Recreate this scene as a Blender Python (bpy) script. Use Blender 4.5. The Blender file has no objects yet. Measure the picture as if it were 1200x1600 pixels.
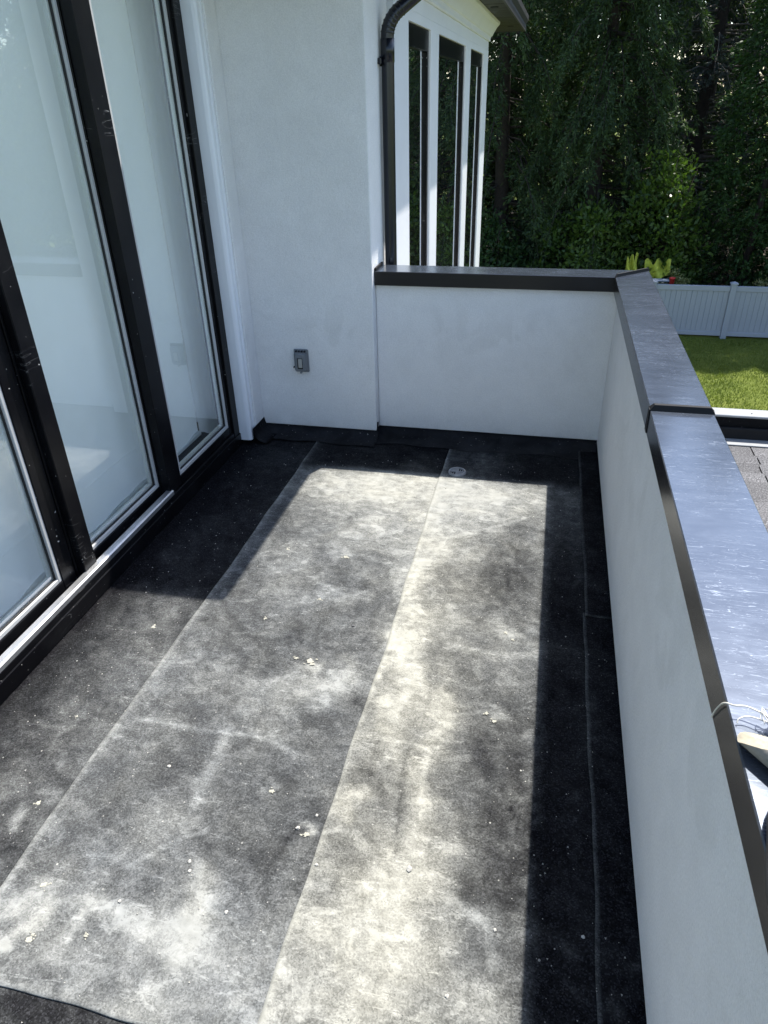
import bpy, bmesh, math, random
import numpy as np
from mathutils import Vector, Matrix

S = bpy.context.scene
C = S.collection
R = math.radians
random.seed(7)

# ------------------------------------------------------------------ camera, sky, sun, exposure
cam = bpy.data.cameras.new('camera')
cam_o = bpy.data.objects.new('camera', cam)
C.objects.link(cam_o)
cam.sensor_fit = 'VERTICAL'
cam.sensor_height = 24.0
cam.lens = 24.0 * 0.684237
cam.clip_start = 0.03
cam.clip_end = 3000
mw = Matrix(((0.975606, -0.092195, 0.199232, 0.0),
             (0.218340, 0.501835, -0.836953, 0.0),
             (-0.022819, 0.860036, 0.509723, 1.70),
             (0, 0, 0, 1)))
cam_o.matrix_world = mw
S.camera = cam_o

SUN_EL, SUN_AZ = 61.3, 26.7          # azimuth measured from +Y towards +X
world = bpy.data.worlds.new('World')
S.world = world
world.use_nodes = True
wt = world.node_tree
sky = wt.nodes.new('ShaderNodeTexSky')
sky.sky_type = 'NISHITA'
sky.sun_disc = False
sky.sun_elevation = R(SUN_EL)
sky.sun_rotation = R(SUN_AZ)
sky.air_density = 1.0
sky.dust_density = 1.0
sky.ozone_density = 1.0
wt.links.new(sky.outputs[0], wt.nodes['Background'].inputs[0])
wt.nodes['Background'].inputs[1].default_value = 0.14

sun = bpy.data.lights.new('sun', 'SUN')
sun.energy = 4.5
sun.angle = R(0.53)
sun.color = (1.0, 0.955, 0.88)
sun_o = bpy.data.objects.new('sun', sun)
C.objects.link(sun_o)
sd = Vector((math.sin(R(SUN_AZ)) * math.cos(R(SUN_EL)), math.cos(R(SUN_AZ)) * math.cos(R(SUN_EL)), math.sin(R(SUN_EL))))
sun_o.rotation_euler = sd.to_track_quat('Z', 'Y').to_euler()
sun_o.location = sd * 60

S.view_settings.view_transform = 'Standard'
S.view_settings.look = 'None'
S.view_settings.gamma = 1.0
S.view_settings.exposure = 1.22
S.cycles.max_bounces = 10
S.cycles.transparent_max_bounces = 16
S.cycles.caustics_reflective = True
S.cycles.sample_clamp_indirect = 5.0
S.cycles.blur_glossy = 0.3
S.cycles.caustics_refractive = False
S.cycles.use_denoising = True

# ------------------------------------------------------------------ node helpers
def mat(name):
    m = bpy.data.materials.new(name)
    m.use_nodes = True
    nt = m.node_tree
    return m, nt, nt.nodes['Principled BSDF']

def nd(nt, typ, **kw):
    n = nt.nodes.new(typ)
    for k, v in kw.items():
        if k in n.inputs:
            n.inputs[k].default_value = v
        else:
            setattr(n, k, v)
    return n

def lk(nt, a, b):
    nt.links.new(a, b)

def coords(nt, scale=(1, 1, 1), rot=(0, 0, 0)):
    tc = nd(nt, 'ShaderNodeTexCoord')
    mp = nd(nt, 'ShaderNodeMapping')
    mp.inputs['Scale'].default_value = scale
    mp.inputs['Rotation'].default_value = rot
    lk(nt, tc.outputs['Object'], mp.inputs['Vector'])
    return mp.outputs['Vector']

def noise(nt, vec, scale, detail=4, rough=0.55, dist=0.0):
    n = nd(nt, 'ShaderNodeTexNoise')
    n.inputs['Scale'].default_value = scale
    n.inputs['Detail'].default_value = detail
    n.inputs['Roughness'].default_value = rough
    n.inputs['Distortion'].default_value = dist
    lk(nt, vec, n.inputs['Vector'])
    return n.outputs['Fac']

def mth(nt, op, a, b=None, c=None, clamp=False):
    n = nd(nt, 'ShaderNodeMath', operation=op, use_clamp=clamp)
    for i, v in enumerate((a, b, c)):
        if v is None:
            continue
        if isinstance(v, (int, float)):
            n.inputs[i].default_value = v
        else:
            lk(nt, v, n.inputs[i])
    return n.outputs[0]

def ramp(nt, fac, stops):
    n = nd(nt, 'ShaderNodeValToRGB')
    e = n.color_ramp.elements
    while len(e) < len(stops):
        e.new(0.5)
    for el, (p, c) in zip(e, stops):
        el.position = p
        el.color = (*c, 1) if len(c) == 3 else c
    lk(nt, fac, n.inputs['Fac'])
    return n.outputs['Color']

def rng(nt, v, a, b, c=0.0, d=1.0, smooth=False):
    n = nd(nt, 'ShaderNodeMapRange')
    n.interpolation_type = 'SMOOTHSTEP' if smooth else 'LINEAR'
    for k, x in zip(('From Min', 'From Max', 'To Min', 'To Max'), (a, b, c, d)):
        n.inputs[k].default_value = x
    lk(nt, v, n.inputs['Value'])
    return n.outputs['Result']

def mixc(nt, fac, a, b, mode='MIX'):
    n = nd(nt, 'ShaderNodeMix', data_type='RGBA', blend_type=mode)
    if isinstance(fac, (int, float)):
        n.inputs[0].default_value = fac
    else:
        lk(nt, fac, n.inputs[0])
    for i, v in ((6, a), (7, b)):
        if isinstance(v, tuple):
            n.inputs[i].default_value = (*v, 1)
        else:
            lk(nt, v, n.inputs[i])
    return n.outputs[2]

def bump(nt, h, strength, dist, prev=None):
    n = nd(nt, 'ShaderNodeBump')
    n.inputs['Strength'].default_value = strength
    n.inputs['Distance'].default_value = dist
    lk(nt, h, n.inputs['Height'])
    if prev is not None:
        lk(nt, prev, n.inputs['Normal'])
    return n.outputs['Normal']

M = {}

def plain(name, col, rough=0.6, metal=0.0, var=0.12, scale=9.0, bump_s=0.0, bump_scale=200, spec=0.5):
    m, nt, p = mat(name)
    v = coords(nt)
    n = noise(nt, v, scale, 6, 0.6)
    f = rng(nt, n, 0.3, 0.7, 1 - var, 1 + var)
    c = nd(nt, 'ShaderNodeVectorMath', operation='SCALE')
    c.inputs[0].default_value = col
    lk(nt, f, c.inputs['Scale'])
    lk(nt, c.outputs[0], p.inputs['Base Color'])
    p.inputs['Roughness'].default_value = rough
    p.inputs['Metallic'].default_value = metal
    p.inputs['Specular IOR Level'].default_value = spec
    if bump_s:
        lk(nt, bump(nt, noise(nt, v, bump_scale, 4), bump_s, 0.003), p.inputs['Normal'])
    M[name] = m
    return m

# painted stucco: fine sandy relief, faint trowel patches
def make_stucco(name, col):
    m, nt, p = mat(name)
    v = coords(nt)
    big = noise(nt, v, 1.6, 5, 0.6)
    mid = noise(nt, v, 9, 6, 0.62, 0.4)
    fine = noise(nt, v, 260, 3, 0.6)
    grit = noise(nt, v, 90, 4, 0.7)
    f = mth(nt, 'ADD', rng(nt, big, .3, .7, .93, 1.03), rng(nt, mid, .3, .7, -.035, .03))
    sp = rng(nt, noise(nt, v, 38, 3, .5), .70, .76, 0, .05)
    f = mth(nt, 'SUBTRACT', f, sp)
    f = mth(nt, 'ADD', f, mth(nt, 'MULTIPLY', mth(nt, 'SUBTRACT', noise(nt, v, 190, 2, .6), .5), .34))
    f = mth(nt, 'SUBTRACT', f, rng(nt, noise(nt, v, 330, 1, .5), .68, .74, 0, .16))
    # rain-washed grey film and splash dirt in the bottom hand-width of the walls
    tc = nd(nt, 'ShaderNodeSeparateXYZ')
    lk(nt, v, tc.inputs[0])
    low = mth(nt, 'MULTIPLY', rng(nt, tc.outputs['Z'], .06, .20, 1, 0, True), rng(nt, mid, .38, .68, 0, 1))
    stain = mth(nt, 'MULTIPLY', rng(nt, tc.outputs['Z'], .30, .62, .0, 1, True), rng(nt, noise(nt, v, 3.2, 6, .6, .8), .52, .60, 0, 1, True))
    stain = mth(nt, 'MULTIPLY', stain, rng(nt, tc.outputs['Z'], .62, .86, 1, .0, True))
    c = nd(nt, 'ShaderNodeVectorMath', operation='SCALE')
    c.inputs[0].default_value = col
    lk(nt, f, c.inputs['Scale'])
    c2 = mixc(nt, mth(nt, 'MULTIPLY', low, .35), c.outputs[0], (.38, .37, .35))
    c3 = mixc(nt, mth(nt, 'MULTIPLY', stain, .17), c2, (.46, .45, .42))
    lk(nt, c3, p.inputs['Base Color'])
    p.inputs['Roughness'].default_value = .88
    p.inputs['Specular IOR Level'].default_value = .25
    h = mth(nt, 'ADD', mth(nt, 'MULTIPLY', fine, .45), grit)
    b = bump(nt, h, .75, .0040)
    b2 = bump(nt, mid, .35, .006, b)
    lk(nt, b2, p.inputs['Normal'])
    M[name] = m
make_stucco('stucco', (.745, .735, .718))

# roofing membrane with granules and dust; the dust map is a mesh attribute holding dirt plus painted shade
def make_membrane():
    m, nt, p = mat('membrane')
    v = coords(nt)
    vs = coords(nt, (1.0, 1.5, 1), (0, 0, R(28)))
    a = nd(nt, 'ShaderNodeAttribute', attribute_name='dust').outputs['Fac']
    w = nd(nt, 'ShaderNodeAttribute', attribute_name='warm').outputs['Fac']
    n1 = noise(nt, v, 6.0, 7, .62, .5)
    n2 = noise(nt, vs, 22, 5, .6, .35)
    n6 = noise(nt, v, 75, 3, .55, 0)
    vg = nd(nt, 'ShaderNodeTexVoronoi', feature='F1')
    vg.inputs['Scale'].default_value = 290
    lk(nt, v, vg.inputs['Vector'])
    vgc = nd(nt, 'ShaderNodeSeparateColor')
    lk(nt, vg.outputs['Color'], vgc.inputs[0])
    n3 = rng(nt, vgc.outputs[0], 0, 1, .25, .75)
    n5 = noise(nt, v, 210, 3, .6)
    m1 = rng(nt, n1, .33, .67, 0, 1)
    m2 = rng(nt, n2, .33, .67, 0, 1)
    m3 = rng(nt, n6, .36, .64, 0, 1)
    mod = mth(nt, 'ADD', mth(nt, 'ADD', mth(nt, 'MULTIPLY', m1, .26), mth(nt, 'MULTIPLY', m2, .20)), mth(nt, 'MULTIPLY', m3, .08))
    d = mth(nt, 'MULTIPLY', a, mth(nt, 'ADD', .72, mod))
    # thin films left where slurry dried: crisp edged, broken
    film = mth(nt, 'MULTIPLY', rng(nt, noise(nt, vs, 10, 6, .62, .7), .54, .58, 0, 1), mth(nt, 'MULTIPLY', a, .38))
    d = mth(nt, 'ADD', d, film)
    # scuffs and drag marks: short thin strokes in several directions
    for ang, sc, lo in ((12, 5, .57), (64, 6, .58), (-38, 7, .58), (100, 9, .59)):
        vv = coords(nt, (1, 7, 1), (0, 0, R(ang)))
        ln = rng(nt, mth(nt, 'ABSOLUTE', mth(nt, 'SUBTRACT', noise(nt, vv, sc, 3, .55, .5), .5)), 0, .016, 1, 0)
        ln = mth(nt, 'MULTIPLY', ln, rng(nt, noise(nt, vv, sc * .9, 2, .5, .3), lo, lo + .06, 0, 1))
        d = mth(nt, 'ADD', d, mth(nt, 'MULTIPLY', mth(nt, 'MULTIPLY', ln, m3), mth(nt, 'MULTIPLY', a, 1.3)))
    d = mth(nt, 'MAXIMUM', d, .006)
    g = mth(nt, 'ADD', mth(nt, 'MULTIPLY', mth(nt, 'SUBTRACT', n3, .5), 1.5), mth(nt, 'MULTIPLY', mth(nt, 'SUBTRACT', n5, .5), .5))
    # heavy dust buries the granules, light dust lies between them
    gk = rng(nt, d, .35, 1.0, 1.0, .35)
    d2 = mth(nt, 'MULTIPLY', d, mth(nt, 'ADD', 1.0, mth(nt, 'MULTIPLY', g, gk)))
    d2 = mth(nt, 'MINIMUM', mth(nt, 'MAXIMUM', d2, 0.0), 1.0)
    base = ramp(nt, n3, [(.30, (.0025, .0025, .003)), (.62, (.006, .006, .0072)), (.75, (.020, .020, .023))])
    cool = ramp(nt, n2, [(.3, (.182, .193, .197)), (.7, (.258, .268, .270))])
    warmc = ramp(nt, n2, [(.3, (.258, .254, .220)), (.7, (.350, .346, .306))])
    wf = mth(nt, 'ADD', w, mth(nt, 'MULTIPLY', mth(nt, 'SUBTRACT', n1, .5), .9), clamp=True)
    dc = mixc(nt, wf, cool, warmc)
    col = mixc(nt, d2, base, dc)
    # loose white plaster flecks
    vo = nd(nt, 'ShaderNodeTexVoronoi', feature='F1')
    vo.inputs['Scale'].default_value = 58
    vo.inputs['Randomness'].default_value = 1
    lk(nt, v, vo.inputs['Vector'])
    sepc = nd(nt, 'ShaderNodeSeparateColor')
    lk(nt, vo.outputs['Color'], sepc.inputs[0])
    fl = mth(nt, 'MULTIPLY', mth(nt, 'LESS_THAN', vo.outputs['Distance'], mth(nt, 'MULTIPLY', mth(nt, 'POWER', sepc.outputs[1], 3.0), .20)),
             mth(nt, 'GREATER_THAN', sepc.outputs[0], .72))
    fl = mth(nt, 'MULTIPLY', fl, rng(nt, n1, .4, .62, 0, .85))
    col = mixc(nt, fl, col, (.36, .355, .33))
    lk(nt, col, p.inputs['Base Color'])
    p.inputs['Roughness'].default_value = .93
    p.inputs['Specular IOR Level'].default_value = .03
    b = bump(nt, n1, .30, .006)
    lk(nt, b, p.inputs['Normal'])
    M['membrane'] = m
make_membrane()

# smooth black bitumen flashing with dusty smears
def make_bitumen():
    m, nt, p = mat('bitumen')
    v = coords(nt)
    n1 = noise(nt, v, 7, 8, .65, .6)
    n2 = noise(nt, v, 120, 4, .6)
    f = mth(nt, 'MULTIPLY', rng(nt, n1, .52, .78, 0, .7), rng(nt, n2, .35, .65, .3, 1), clamp=True)
    gz = nd(nt, 'ShaderNodeNewGeometry')
    gs = nd(nt, 'ShaderNodeSeparateXYZ')
    lk(nt, gz.outputs['Normal'], gs.inputs[0])
    up = mth(nt, 'MULTIPLY', rng(nt, gs.outputs['Z'], .25, .8, 0, 1, True), rng(nt, n1, .36, .66, .12, 1))
    f = mth(nt, 'MAXIMUM', mth(nt, 'MULTIPLY', f, .4), mth(nt, 'MULTIPLY', up, .6))
    col = mixc(nt, f, (.004, .004, .005), (.034, .035, .038))
    fl = mth(nt, 'GREATER_THAN', noise(nt, v, 95, 2, .5), .735)
    col = mixc(nt, mth(nt, 'MULTIPLY', fl, .6), col, (.5, .5, .48))
    lk(nt, col, p.inputs['Base Color'])
    p.inputs['Roughness'].default_value = .6
    p.inputs['Specular IOR Level'].default_value = .10
    lk(nt, bump(nt, noise(nt, v, 25, 6, .7), .5, .01), p.inputs['Normal'])
    M['bitumen'] = m
make_bitumen()

# dark bronze coping metal: satin coat, worn with swirling scratches
def make_coping():
    m, nt, p = mat('coping_metal')
    v = coords(nt)
    tot = None
    for ang, sc, st, th, lo in ((18, 9, (1, 9, 1), .010, .56), (-32, 11, (1, 10, 1), .010, .57), (72, 9, (1, 8, 1), .009, .58), (4, 20, (1, 11, 1), .012, .57), (-66, 24, (1, 8, 1), .012, .58), (40, 30, (1, 9, 1), .014, .58)):
        vv = coords(nt, st, (0, 0, R(ang)))
        n = noise(nt, vv, sc, 2, .4, .6)
        line = rng(nt, mth(nt, 'ABSOLUTE', mth(nt, 'SUBTRACT', n, .5)), 0, th, 1, 0)
        msk = rng(nt, noise(nt, vv, sc * .8, 2, .5, .3), lo, lo + .05, 0, 1)
        x = mth(nt, 'MULTIPLY', line, msk)
        tot = x if tot is None else mth(nt, 'MAXIMUM', tot, x)
    tot = mth(nt, 'MULTIPLY', tot, rng(nt, noise(nt, v, 5, 3, .6), .38, .60, .08, 1))
    haze = rng(nt, noise(nt, coords(nt, (1, 2.5, 1), (0, 0, R(15))), 7, 10, .74, .6), .42, .72, 0, .24)
    geo = nd(nt, 'ShaderNodeNewGeometry')
    sz = nd(nt, 'ShaderNodeSeparateXYZ')
    lk(nt, geo.outputs['Normal'], sz.inputs[0])
    topm = rng(nt, sz.outputs['Z'], .6, .9, 0, 1)          # flat top: scratch wear, plus a painted lighter, bluer sky sheen
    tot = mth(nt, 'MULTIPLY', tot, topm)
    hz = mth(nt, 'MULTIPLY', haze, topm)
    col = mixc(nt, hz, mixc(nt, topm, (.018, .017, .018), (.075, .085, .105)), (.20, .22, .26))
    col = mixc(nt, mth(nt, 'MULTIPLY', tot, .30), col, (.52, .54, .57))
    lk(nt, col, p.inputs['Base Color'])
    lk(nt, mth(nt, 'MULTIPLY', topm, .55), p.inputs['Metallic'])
    lk(nt, mth(nt, 'ADD', mth(nt, 'ADD', .22, mth(nt, 'MULTIPLY', hz, .30)), mth(nt, 'MULTIPLY', tot, .2)), p.inputs['Roughness'])
    lk(nt, mth(nt, 'ADD', .25, mth(nt, 'MULTIPLY', topm, .7)), p.inputs['Specular IOR Level'])
    p.inputs['Coat Tint'].default_value = (.86, .92, 1, 1)
    lk(nt, mth(nt, 'ADD', .08, mth(nt, 'MULTIPLY', topm, .9)), p.inputs['Coat Weight'])
    p.inputs['Coat Roughness'].default_value = .15
    p.inputs['Coat IOR'].default_value = 1.6
    lk(nt, bump(nt, noise(nt, v, 2.2, 2, .4), .06, .010), p.inputs['Normal'])
    M['coping_metal'] = m
make_coping()

# black anodised frame with plaster specks
def make_frame():
    m, nt, p = mat('black_frame')
    v = coords(nt)
    n1 = noise(nt, v, 4, 6, .6)
    sp = mth(nt, 'GREATER_THAN', noise(nt, v, 75, 2, .4), .765)
    dustm = mth(nt, 'MULTIPLY', rng(nt, n1, .45, .75, 0, .12), noise(nt, v, 60, 5, .6))
    col = mixc(nt, dustm, (.0035, .0035, .0045), (.12, .12, .12))
    col = mixc(nt, mth(nt, 'MULTIPLY', sp, .8), col, (.55, .55, .53))
    vv = coords(nt, (1, 1, 7), (R(8), 0, 0))
    sc = rng(nt, mth(nt, 'ABSOLUTE', mth(nt, 'SUBTRACT', noise(nt, vv, 3.2, 3, .5, 1), .5)), 0, .006, 1, 0)
    sc = mth(nt, 'MULTIPLY', sc, rng(nt, noise(nt, v, 3.5, 2), .60, .66, 0, .5))
    col = mixc(nt, sc, col, (.4, .4, .4))
    lk(nt, col, p.inputs['Base Color'])
    p.inputs['Roughness'].default_value = .30
    p.inputs['Specular IOR Level'].default_value = .14
    M['black_frame'] = m
make_frame()

# architectural glass: clear, Fresnel-weighted mirror reflection of a sealed double pane
def make_glass(name, gain, tint, dirt):
    m, nt, p = mat(name)
    nt.nodes.remove(p)
    out = nt.nodes['Material Output']
    v = coords(nt)
    fr = nd(nt, 'ShaderNodeFresnel')
    fr.inputs['IOR'].default_value = 1.5
    f = mth(nt, 'MULTIPLY', fr.outputs[0], gain, clamp=True)
    tr = nd(nt, 'ShaderNodeBsdfTransparent')
    tr.inputs['Color'].default_value = (*tint, 1)
    gl = nd(nt, 'ShaderNodeBsdfGlossy')
    gl.inputs['Roughness'].default_value = .0
    gl.inputs['Color'].default_value = (.95, .97, 1, 1)
    wv = bump(nt, noise(nt, v, 1.3, 2, .4), .05, .01)
    lk(nt, wv, gl.inputs['Normal'])
    mx = nd(nt, 'ShaderNodeMixShader')
    lk(nt, f, mx.inputs[0]); lk(nt, tr.outputs[0], mx.inputs[1]); lk(nt, gl.outputs[0], mx.inputs[2])
    df = nd(nt, 'ShaderNodeBsdfDiffuse')
    df.inputs['Color'].default_value = (.7, .72, .72, 1)
    dn = rng(nt, noise(nt, v, 5, 8, .7), .45, .8, dirt * .4, dirt)
    vo = nd(nt, 'ShaderNodeTexVoronoi', feature='F1')
    vo.inputs['Scale'].default_value = 26
    lk(nt, coords(nt, (1, 1, .45)), vo.inputs['Vector'])
    sc = nd(nt, 'ShaderNodeSeparateColor')
    lk(nt, vo.outputs['Color'], sc.inputs[0])
    drop = mth(nt, 'MULTIPLY', mth(nt, 'LESS_THAN', vo.outputs['Distance'], mth(nt, 'MULTIPLY', sc.outputs[1], .10)), mth(nt, 'GREATER_THAN', sc.outputs[0], .90))
    dd = mth(nt, 'ADD', dn, mth(nt, 'MULTIPLY', drop, .55 if dirt > .02 else 0), clamp=True)
    m2 = nd(nt, 'ShaderNodeMixShader')
    lk(nt, dd, m2.inputs[0]); lk(nt, mx.outputs[0], m2.inputs[1]); lk(nt, df.outputs[0], m2.inputs[2])
    lk(nt, m2.outputs[0], out.inputs['Surface'])
    M[name] = m
make_glass('door_glass', 3.0, (.985, .995, .99), .045)
make_glass('window_glass', 2.8, (.75, .82, .80), .01)

def foliage(name, dark, light, trans=.25, rough=.55):
    m, nt, p = mat(name)
    out = nt.nodes['Material Output']
    g = nd(nt, 'ShaderNodeNewGeometry')
    v = coords(nt)
    big = noise(nt, v, .9, 3, .6)
    f = mth(nt, 'ADD', mth(nt, 'MULTIPLY', g.outputs['Random Per Island'], .55), mth(nt, 'MULTIPLY', rng(nt, big, .3, .7), .45))
    col = ramp(nt, f, [(.1, dark), (.9, light)])
    lk(nt, col, p.inputs['Base Color'])
    p.inputs['Roughness'].default_value = rough
    p.inputs['Specular IOR Level'].default_value = .3
    t = nd(nt, 'ShaderNodeBsdfTranslucent')
    tcol = mixc(nt, 1.0, col, (1.0, 1.15, .55), 'MULTIPLY')
    lk(nt, tcol, t.inputs['Color'])
    mx = nd(nt, 'ShaderNodeMixShader')
    mx.inputs[0].default_value = trans
    lk(nt, p.outputs[0], mx.inputs[1]); lk(nt, t.outputs[0], mx.inputs[2])
    lk(nt, mx.outputs[0], out.inputs['Surface'])
    M[name] = m

foliage('cedar_leaf', (.014, .030, .011), (.068, .112, .038), .30)
foliage('spruce_leaf', (0.0270, 0.0420, 0.0360), (0.0720, 0.0900, 0.0750), .15)
foliage('hedge_leaf', (.013, .035, .009), (.040, .085, .018), .2)
foliage('laurel_leaf', (.026, .058, .011), (.090, .145, .027), .35, .35)
foliage('flower_leaf', (0.0750, 0.1050, 0.0225), (0.3750, 0.3600, 0.1650), .3)
foliage('grass_blade', (0.0800, 0.1160, 0.0160), (0.1920, 0.2240, 0.0440), .3)
foliage('wood_leaf', (0.0072, 0.0168, 0.0060), (0.0210, 0.0372, 0.0132), .1)
plain('twig_grey', (.13, .115, .095), .9, 0, .3, 14)
plain('bark', (.030, .023, .018), .9, 0, .4, 14, .6, 30)
plain('white_trim', (.74, .75, .77), .42, 0, .03, 4, .06, 40)
plain('white_vinyl', (.27, .30, .35), .38, 0, .03, 2)
plain('aluminium', (.55, .56, .57), .34, .85, .12, 20)
plain('grey_gasket', (.42, .42, .41), .5, 0, .08)
plain('spacer_grey', (.13, .135, .14), .5, 0, .08)
plain('rubber', (.012, .012, .012), .7, 0, .1)
plain('pipe_black', (.006, .007, .012), .26, 0, .1)
plain('soffit_board', (.020, .018, .018), .55, 0, .35, 7, .2, 60)
plain('fascia', (.045, .044, .046), .45, 0, .08)
plain('grey_plastic', (.165, .175, .185), .5, 0, .08, 30)
plain('beige_plastic', (.36, .35, .32), .45, 0, .05, 30)
plain('dark_hole', (.006, .006, .007), .8, 0, .1)
plain('interior_white', (.80, .81, .78), .6, 0, .02)
plain('interior_floor', (.085, .06, .045), .5, 0, .2)
def make_shade():
    m, nt, p = mat('shade_fabric')
    v = coords(nt)
    p.inputs['Base Color'].default_value = (.88, .90, .90, 1)
    p.inputs['Roughness'].default_value = .85
    lk(nt, bump(nt, noise(nt, v, 1.2, 3, .5), .25, .03), p.inputs['Normal'])
    t = nd(nt, 'ShaderNodeBsdfTranslucent')
    t.inputs['Color'].default_value = (.92, .95, .95, 1)
    mx = nd(nt, 'ShaderNodeMixShader')
    mx.inputs[0].default_value = .5
    lk(nt, p.outputs[0], mx.inputs[1]); lk(nt, t.outputs[0], mx.inputs[2])
    lk(nt, mx.outputs[0], nt.nodes['Material Output'].inputs['Surface'])
    M['shade_fabric'] = m
make_shade()
plain('dark_backing', (.02, .02, .022), .7, 0, .2)
plain('cut_wood', (.36, .32, .24), .75, 0, .18, 60, .4, 120)
plain('grey_wood', (.24, .22, .185), .8, 0, .25, 40, .4, 120)
plain('twine', (.66, .63, .56), .8, 0, .15, 90)
plain('black_hose', (.020, .019, .019), .55, 0, .2)
plain('chip_white', (.36, .35, .32), .8, 0, .15, 90)
plain('chip_grey', (.10, .10, .10), .85, 0, .3, 90)
plain('yellow_fabric', (.36, .39, .035), .7, 0, .18, 6, .2, 30)
plain('red_plastic', (.62, .045, .035), .45, 0, .12)
plain('seam_dark', (.007, .007, .008), .6, 0, .2, spec=.2)
plain('sealant', (.085, .060, .038), .8, 0, .45, 25, .4, 80)
plain('lower_flashing', (.28, .29, .30), .4, .3, .10, 12)
plain('soil', (.045, .036, .024), .95, 0, .4, 3, .5, 12)

def make_shingle():
    m, nt, p = mat('shingle')
    v = nd(nt, 'ShaderNodeNewGeometry').outputs['Position']
    g = noise(nt, v, 120, 3, .7)
    oi = nd(nt, 'ShaderNodeObjectInfo')
    c = ramp(nt, g, [(.34, (.020, .020, .022)), (.5, (.070, .069, .072)), (.68, (.24, .237, .243))])
    k = rng(nt, oi.outputs['Random'], 0, 1, .8, 1.15)
    s = nd(nt, 'ShaderNodeVectorMath', operation='SCALE')
    lk(nt, c, s.inputs[0]); lk(nt, k, s.inputs['Scale'])
    lk(nt, s.outputs[0], p.inputs['Base Color'])
    p.inputs['Roughness'].default_value = .92
    lk(nt, bump(nt, g, .8, .002), p.inputs['Normal'])
    M['shingle'] = m
make_shingle()

def make_lawn():
    m, nt, p = mat('lawn')
    v = coords(nt)
    n1 = noise(nt, v, 1.1, 6, .65)
    n2 = noise(nt, v, 38, 4, .7)
    f = mth(nt, 'ADD', mth(nt, 'MULTIPLY', n1, .5), mth(nt, 'MULTIPLY', n2, .5))
    c = ramp(nt, f, [(.32, (.050, .075, .011)), (.5, (.11, .14, .022)), (.68, (.18, .195, .043))])
    lk(nt, c, p.inputs['Base Color'])
    p.inputs['Roughness'].default_value = .9
    p.inputs['Specular IOR Level'].default_value = .2
    lk(nt, bump(nt, n2, .9, .03), p.inputs['Normal'])
    M['lawn'] = m
make_lawn()

# ------------------------------------------------------------------ mesh helpers
def link(name, me, material, parent=None, smooth=False):
    o = bpy.data.objects.new(name, me)
    C.objects.link(o)
    if material is not None:
        me.materials.append(M[material])
    if parent is not None:
        o.parent = parent
        if parent.type == 'EMPTY':
            o.matrix_parent_inverse = Matrix.Translation(-parent.location)
    if smooth:
        me.polygons.foreach_set('use_smooth', [True] * len(me.polygons))
    return o

def tag(o, label, cat, group=None):
    o['label'] = label
    o['category'] = cat
    if group:
        o['group'] = group
    return o

def empty(name, loc, label, cat, group=None):
    o = bpy.data.objects.new(name, None)
    C.objects.link(o)
    o.empty_display_size = .1
    o.location = loc
    return tag(o, label, cat, group)

def addbox(bm, x0, x1, y0, y1, z0, z1):
    vs = [bm.verts.new((x, y, z)) for z in (z0, z1) for y in (y0, y1) for x in (x0, x1)]
    for f in ((0, 2, 3, 1), (4, 5, 7, 6), (0, 1, 5, 4), (2, 6, 7, 3), (0, 4, 6, 2), (1, 3, 7, 5)):
        bm.faces.new([vs[i] for i in f])

def box(name, x0, x1, y0, y1, z0, z1, material, parent=None, bev=0.0, seg=1, cuts=None):
    bm = bmesh.new()
    addbox(bm, x0, x1, y0, y1, z0, z1)
    if bev:
        bmesh.ops.bevel(bm, geom=bm.edges[:], offset=bev, segments=seg, affect='EDGES', profile=.5)
    me = bpy.data.meshes.new(name)
    bm.to_mesh(me); bm.free()
    return link(name, me, material, parent)

def boxes(name, lst, material, parent=None, bev=0.0):
    bm = bmesh.new()
    for b in lst:
        addbox(bm, *b)
    if bev:
        bmesh.ops.bevel(bm, geom=bm.edges[:], offset=bev, segments=1, affect='EDGES')
    me = bpy.data.meshes.new(name)
    bm.to_mesh(me); bm.free()
    return link(name, me, material, parent)

def pydata(name, verts, faces, material, parent=None, smooth=False):
    me = bpy.data.meshes.new(name)
    me.from_pydata([tuple(v) for v in verts], [], faces)
    me.validate(); me.update()
    return link(name, me, material, parent, smooth)

def extrude_profile(name, prof, axis, a, b, material, parent=None, smooth=False):
    """closed 2-D profile swept along a world axis ('x' or 'y'); profile coords are (other axis, z)."""
    n = len(prof)
    vs = []
    for t in (a, b):
        for (u, z) in prof:
            vs.append((t, u, z) if axis == 'x' else (u, t, z))
    fs = [(i, (i + 1) % n, n + (i + 1) % n, n + i) for i in range(n)]
    fs += [tuple(range(n))[::-1], tuple(range(n, 2 * n))]
    bm = bmesh.new()
    bv = [bm.verts.new(v) for v in vs]
    for f in fs:
        bm.faces.new([bv[i] for i in f])
    bmesh.ops.recalc_face_normals(bm, faces=bm.faces[:])
    me = bpy.data.meshes.new(name)
    bm.to_mesh(me); bm.free()
    return link(name, me, material, parent, smooth)

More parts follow.
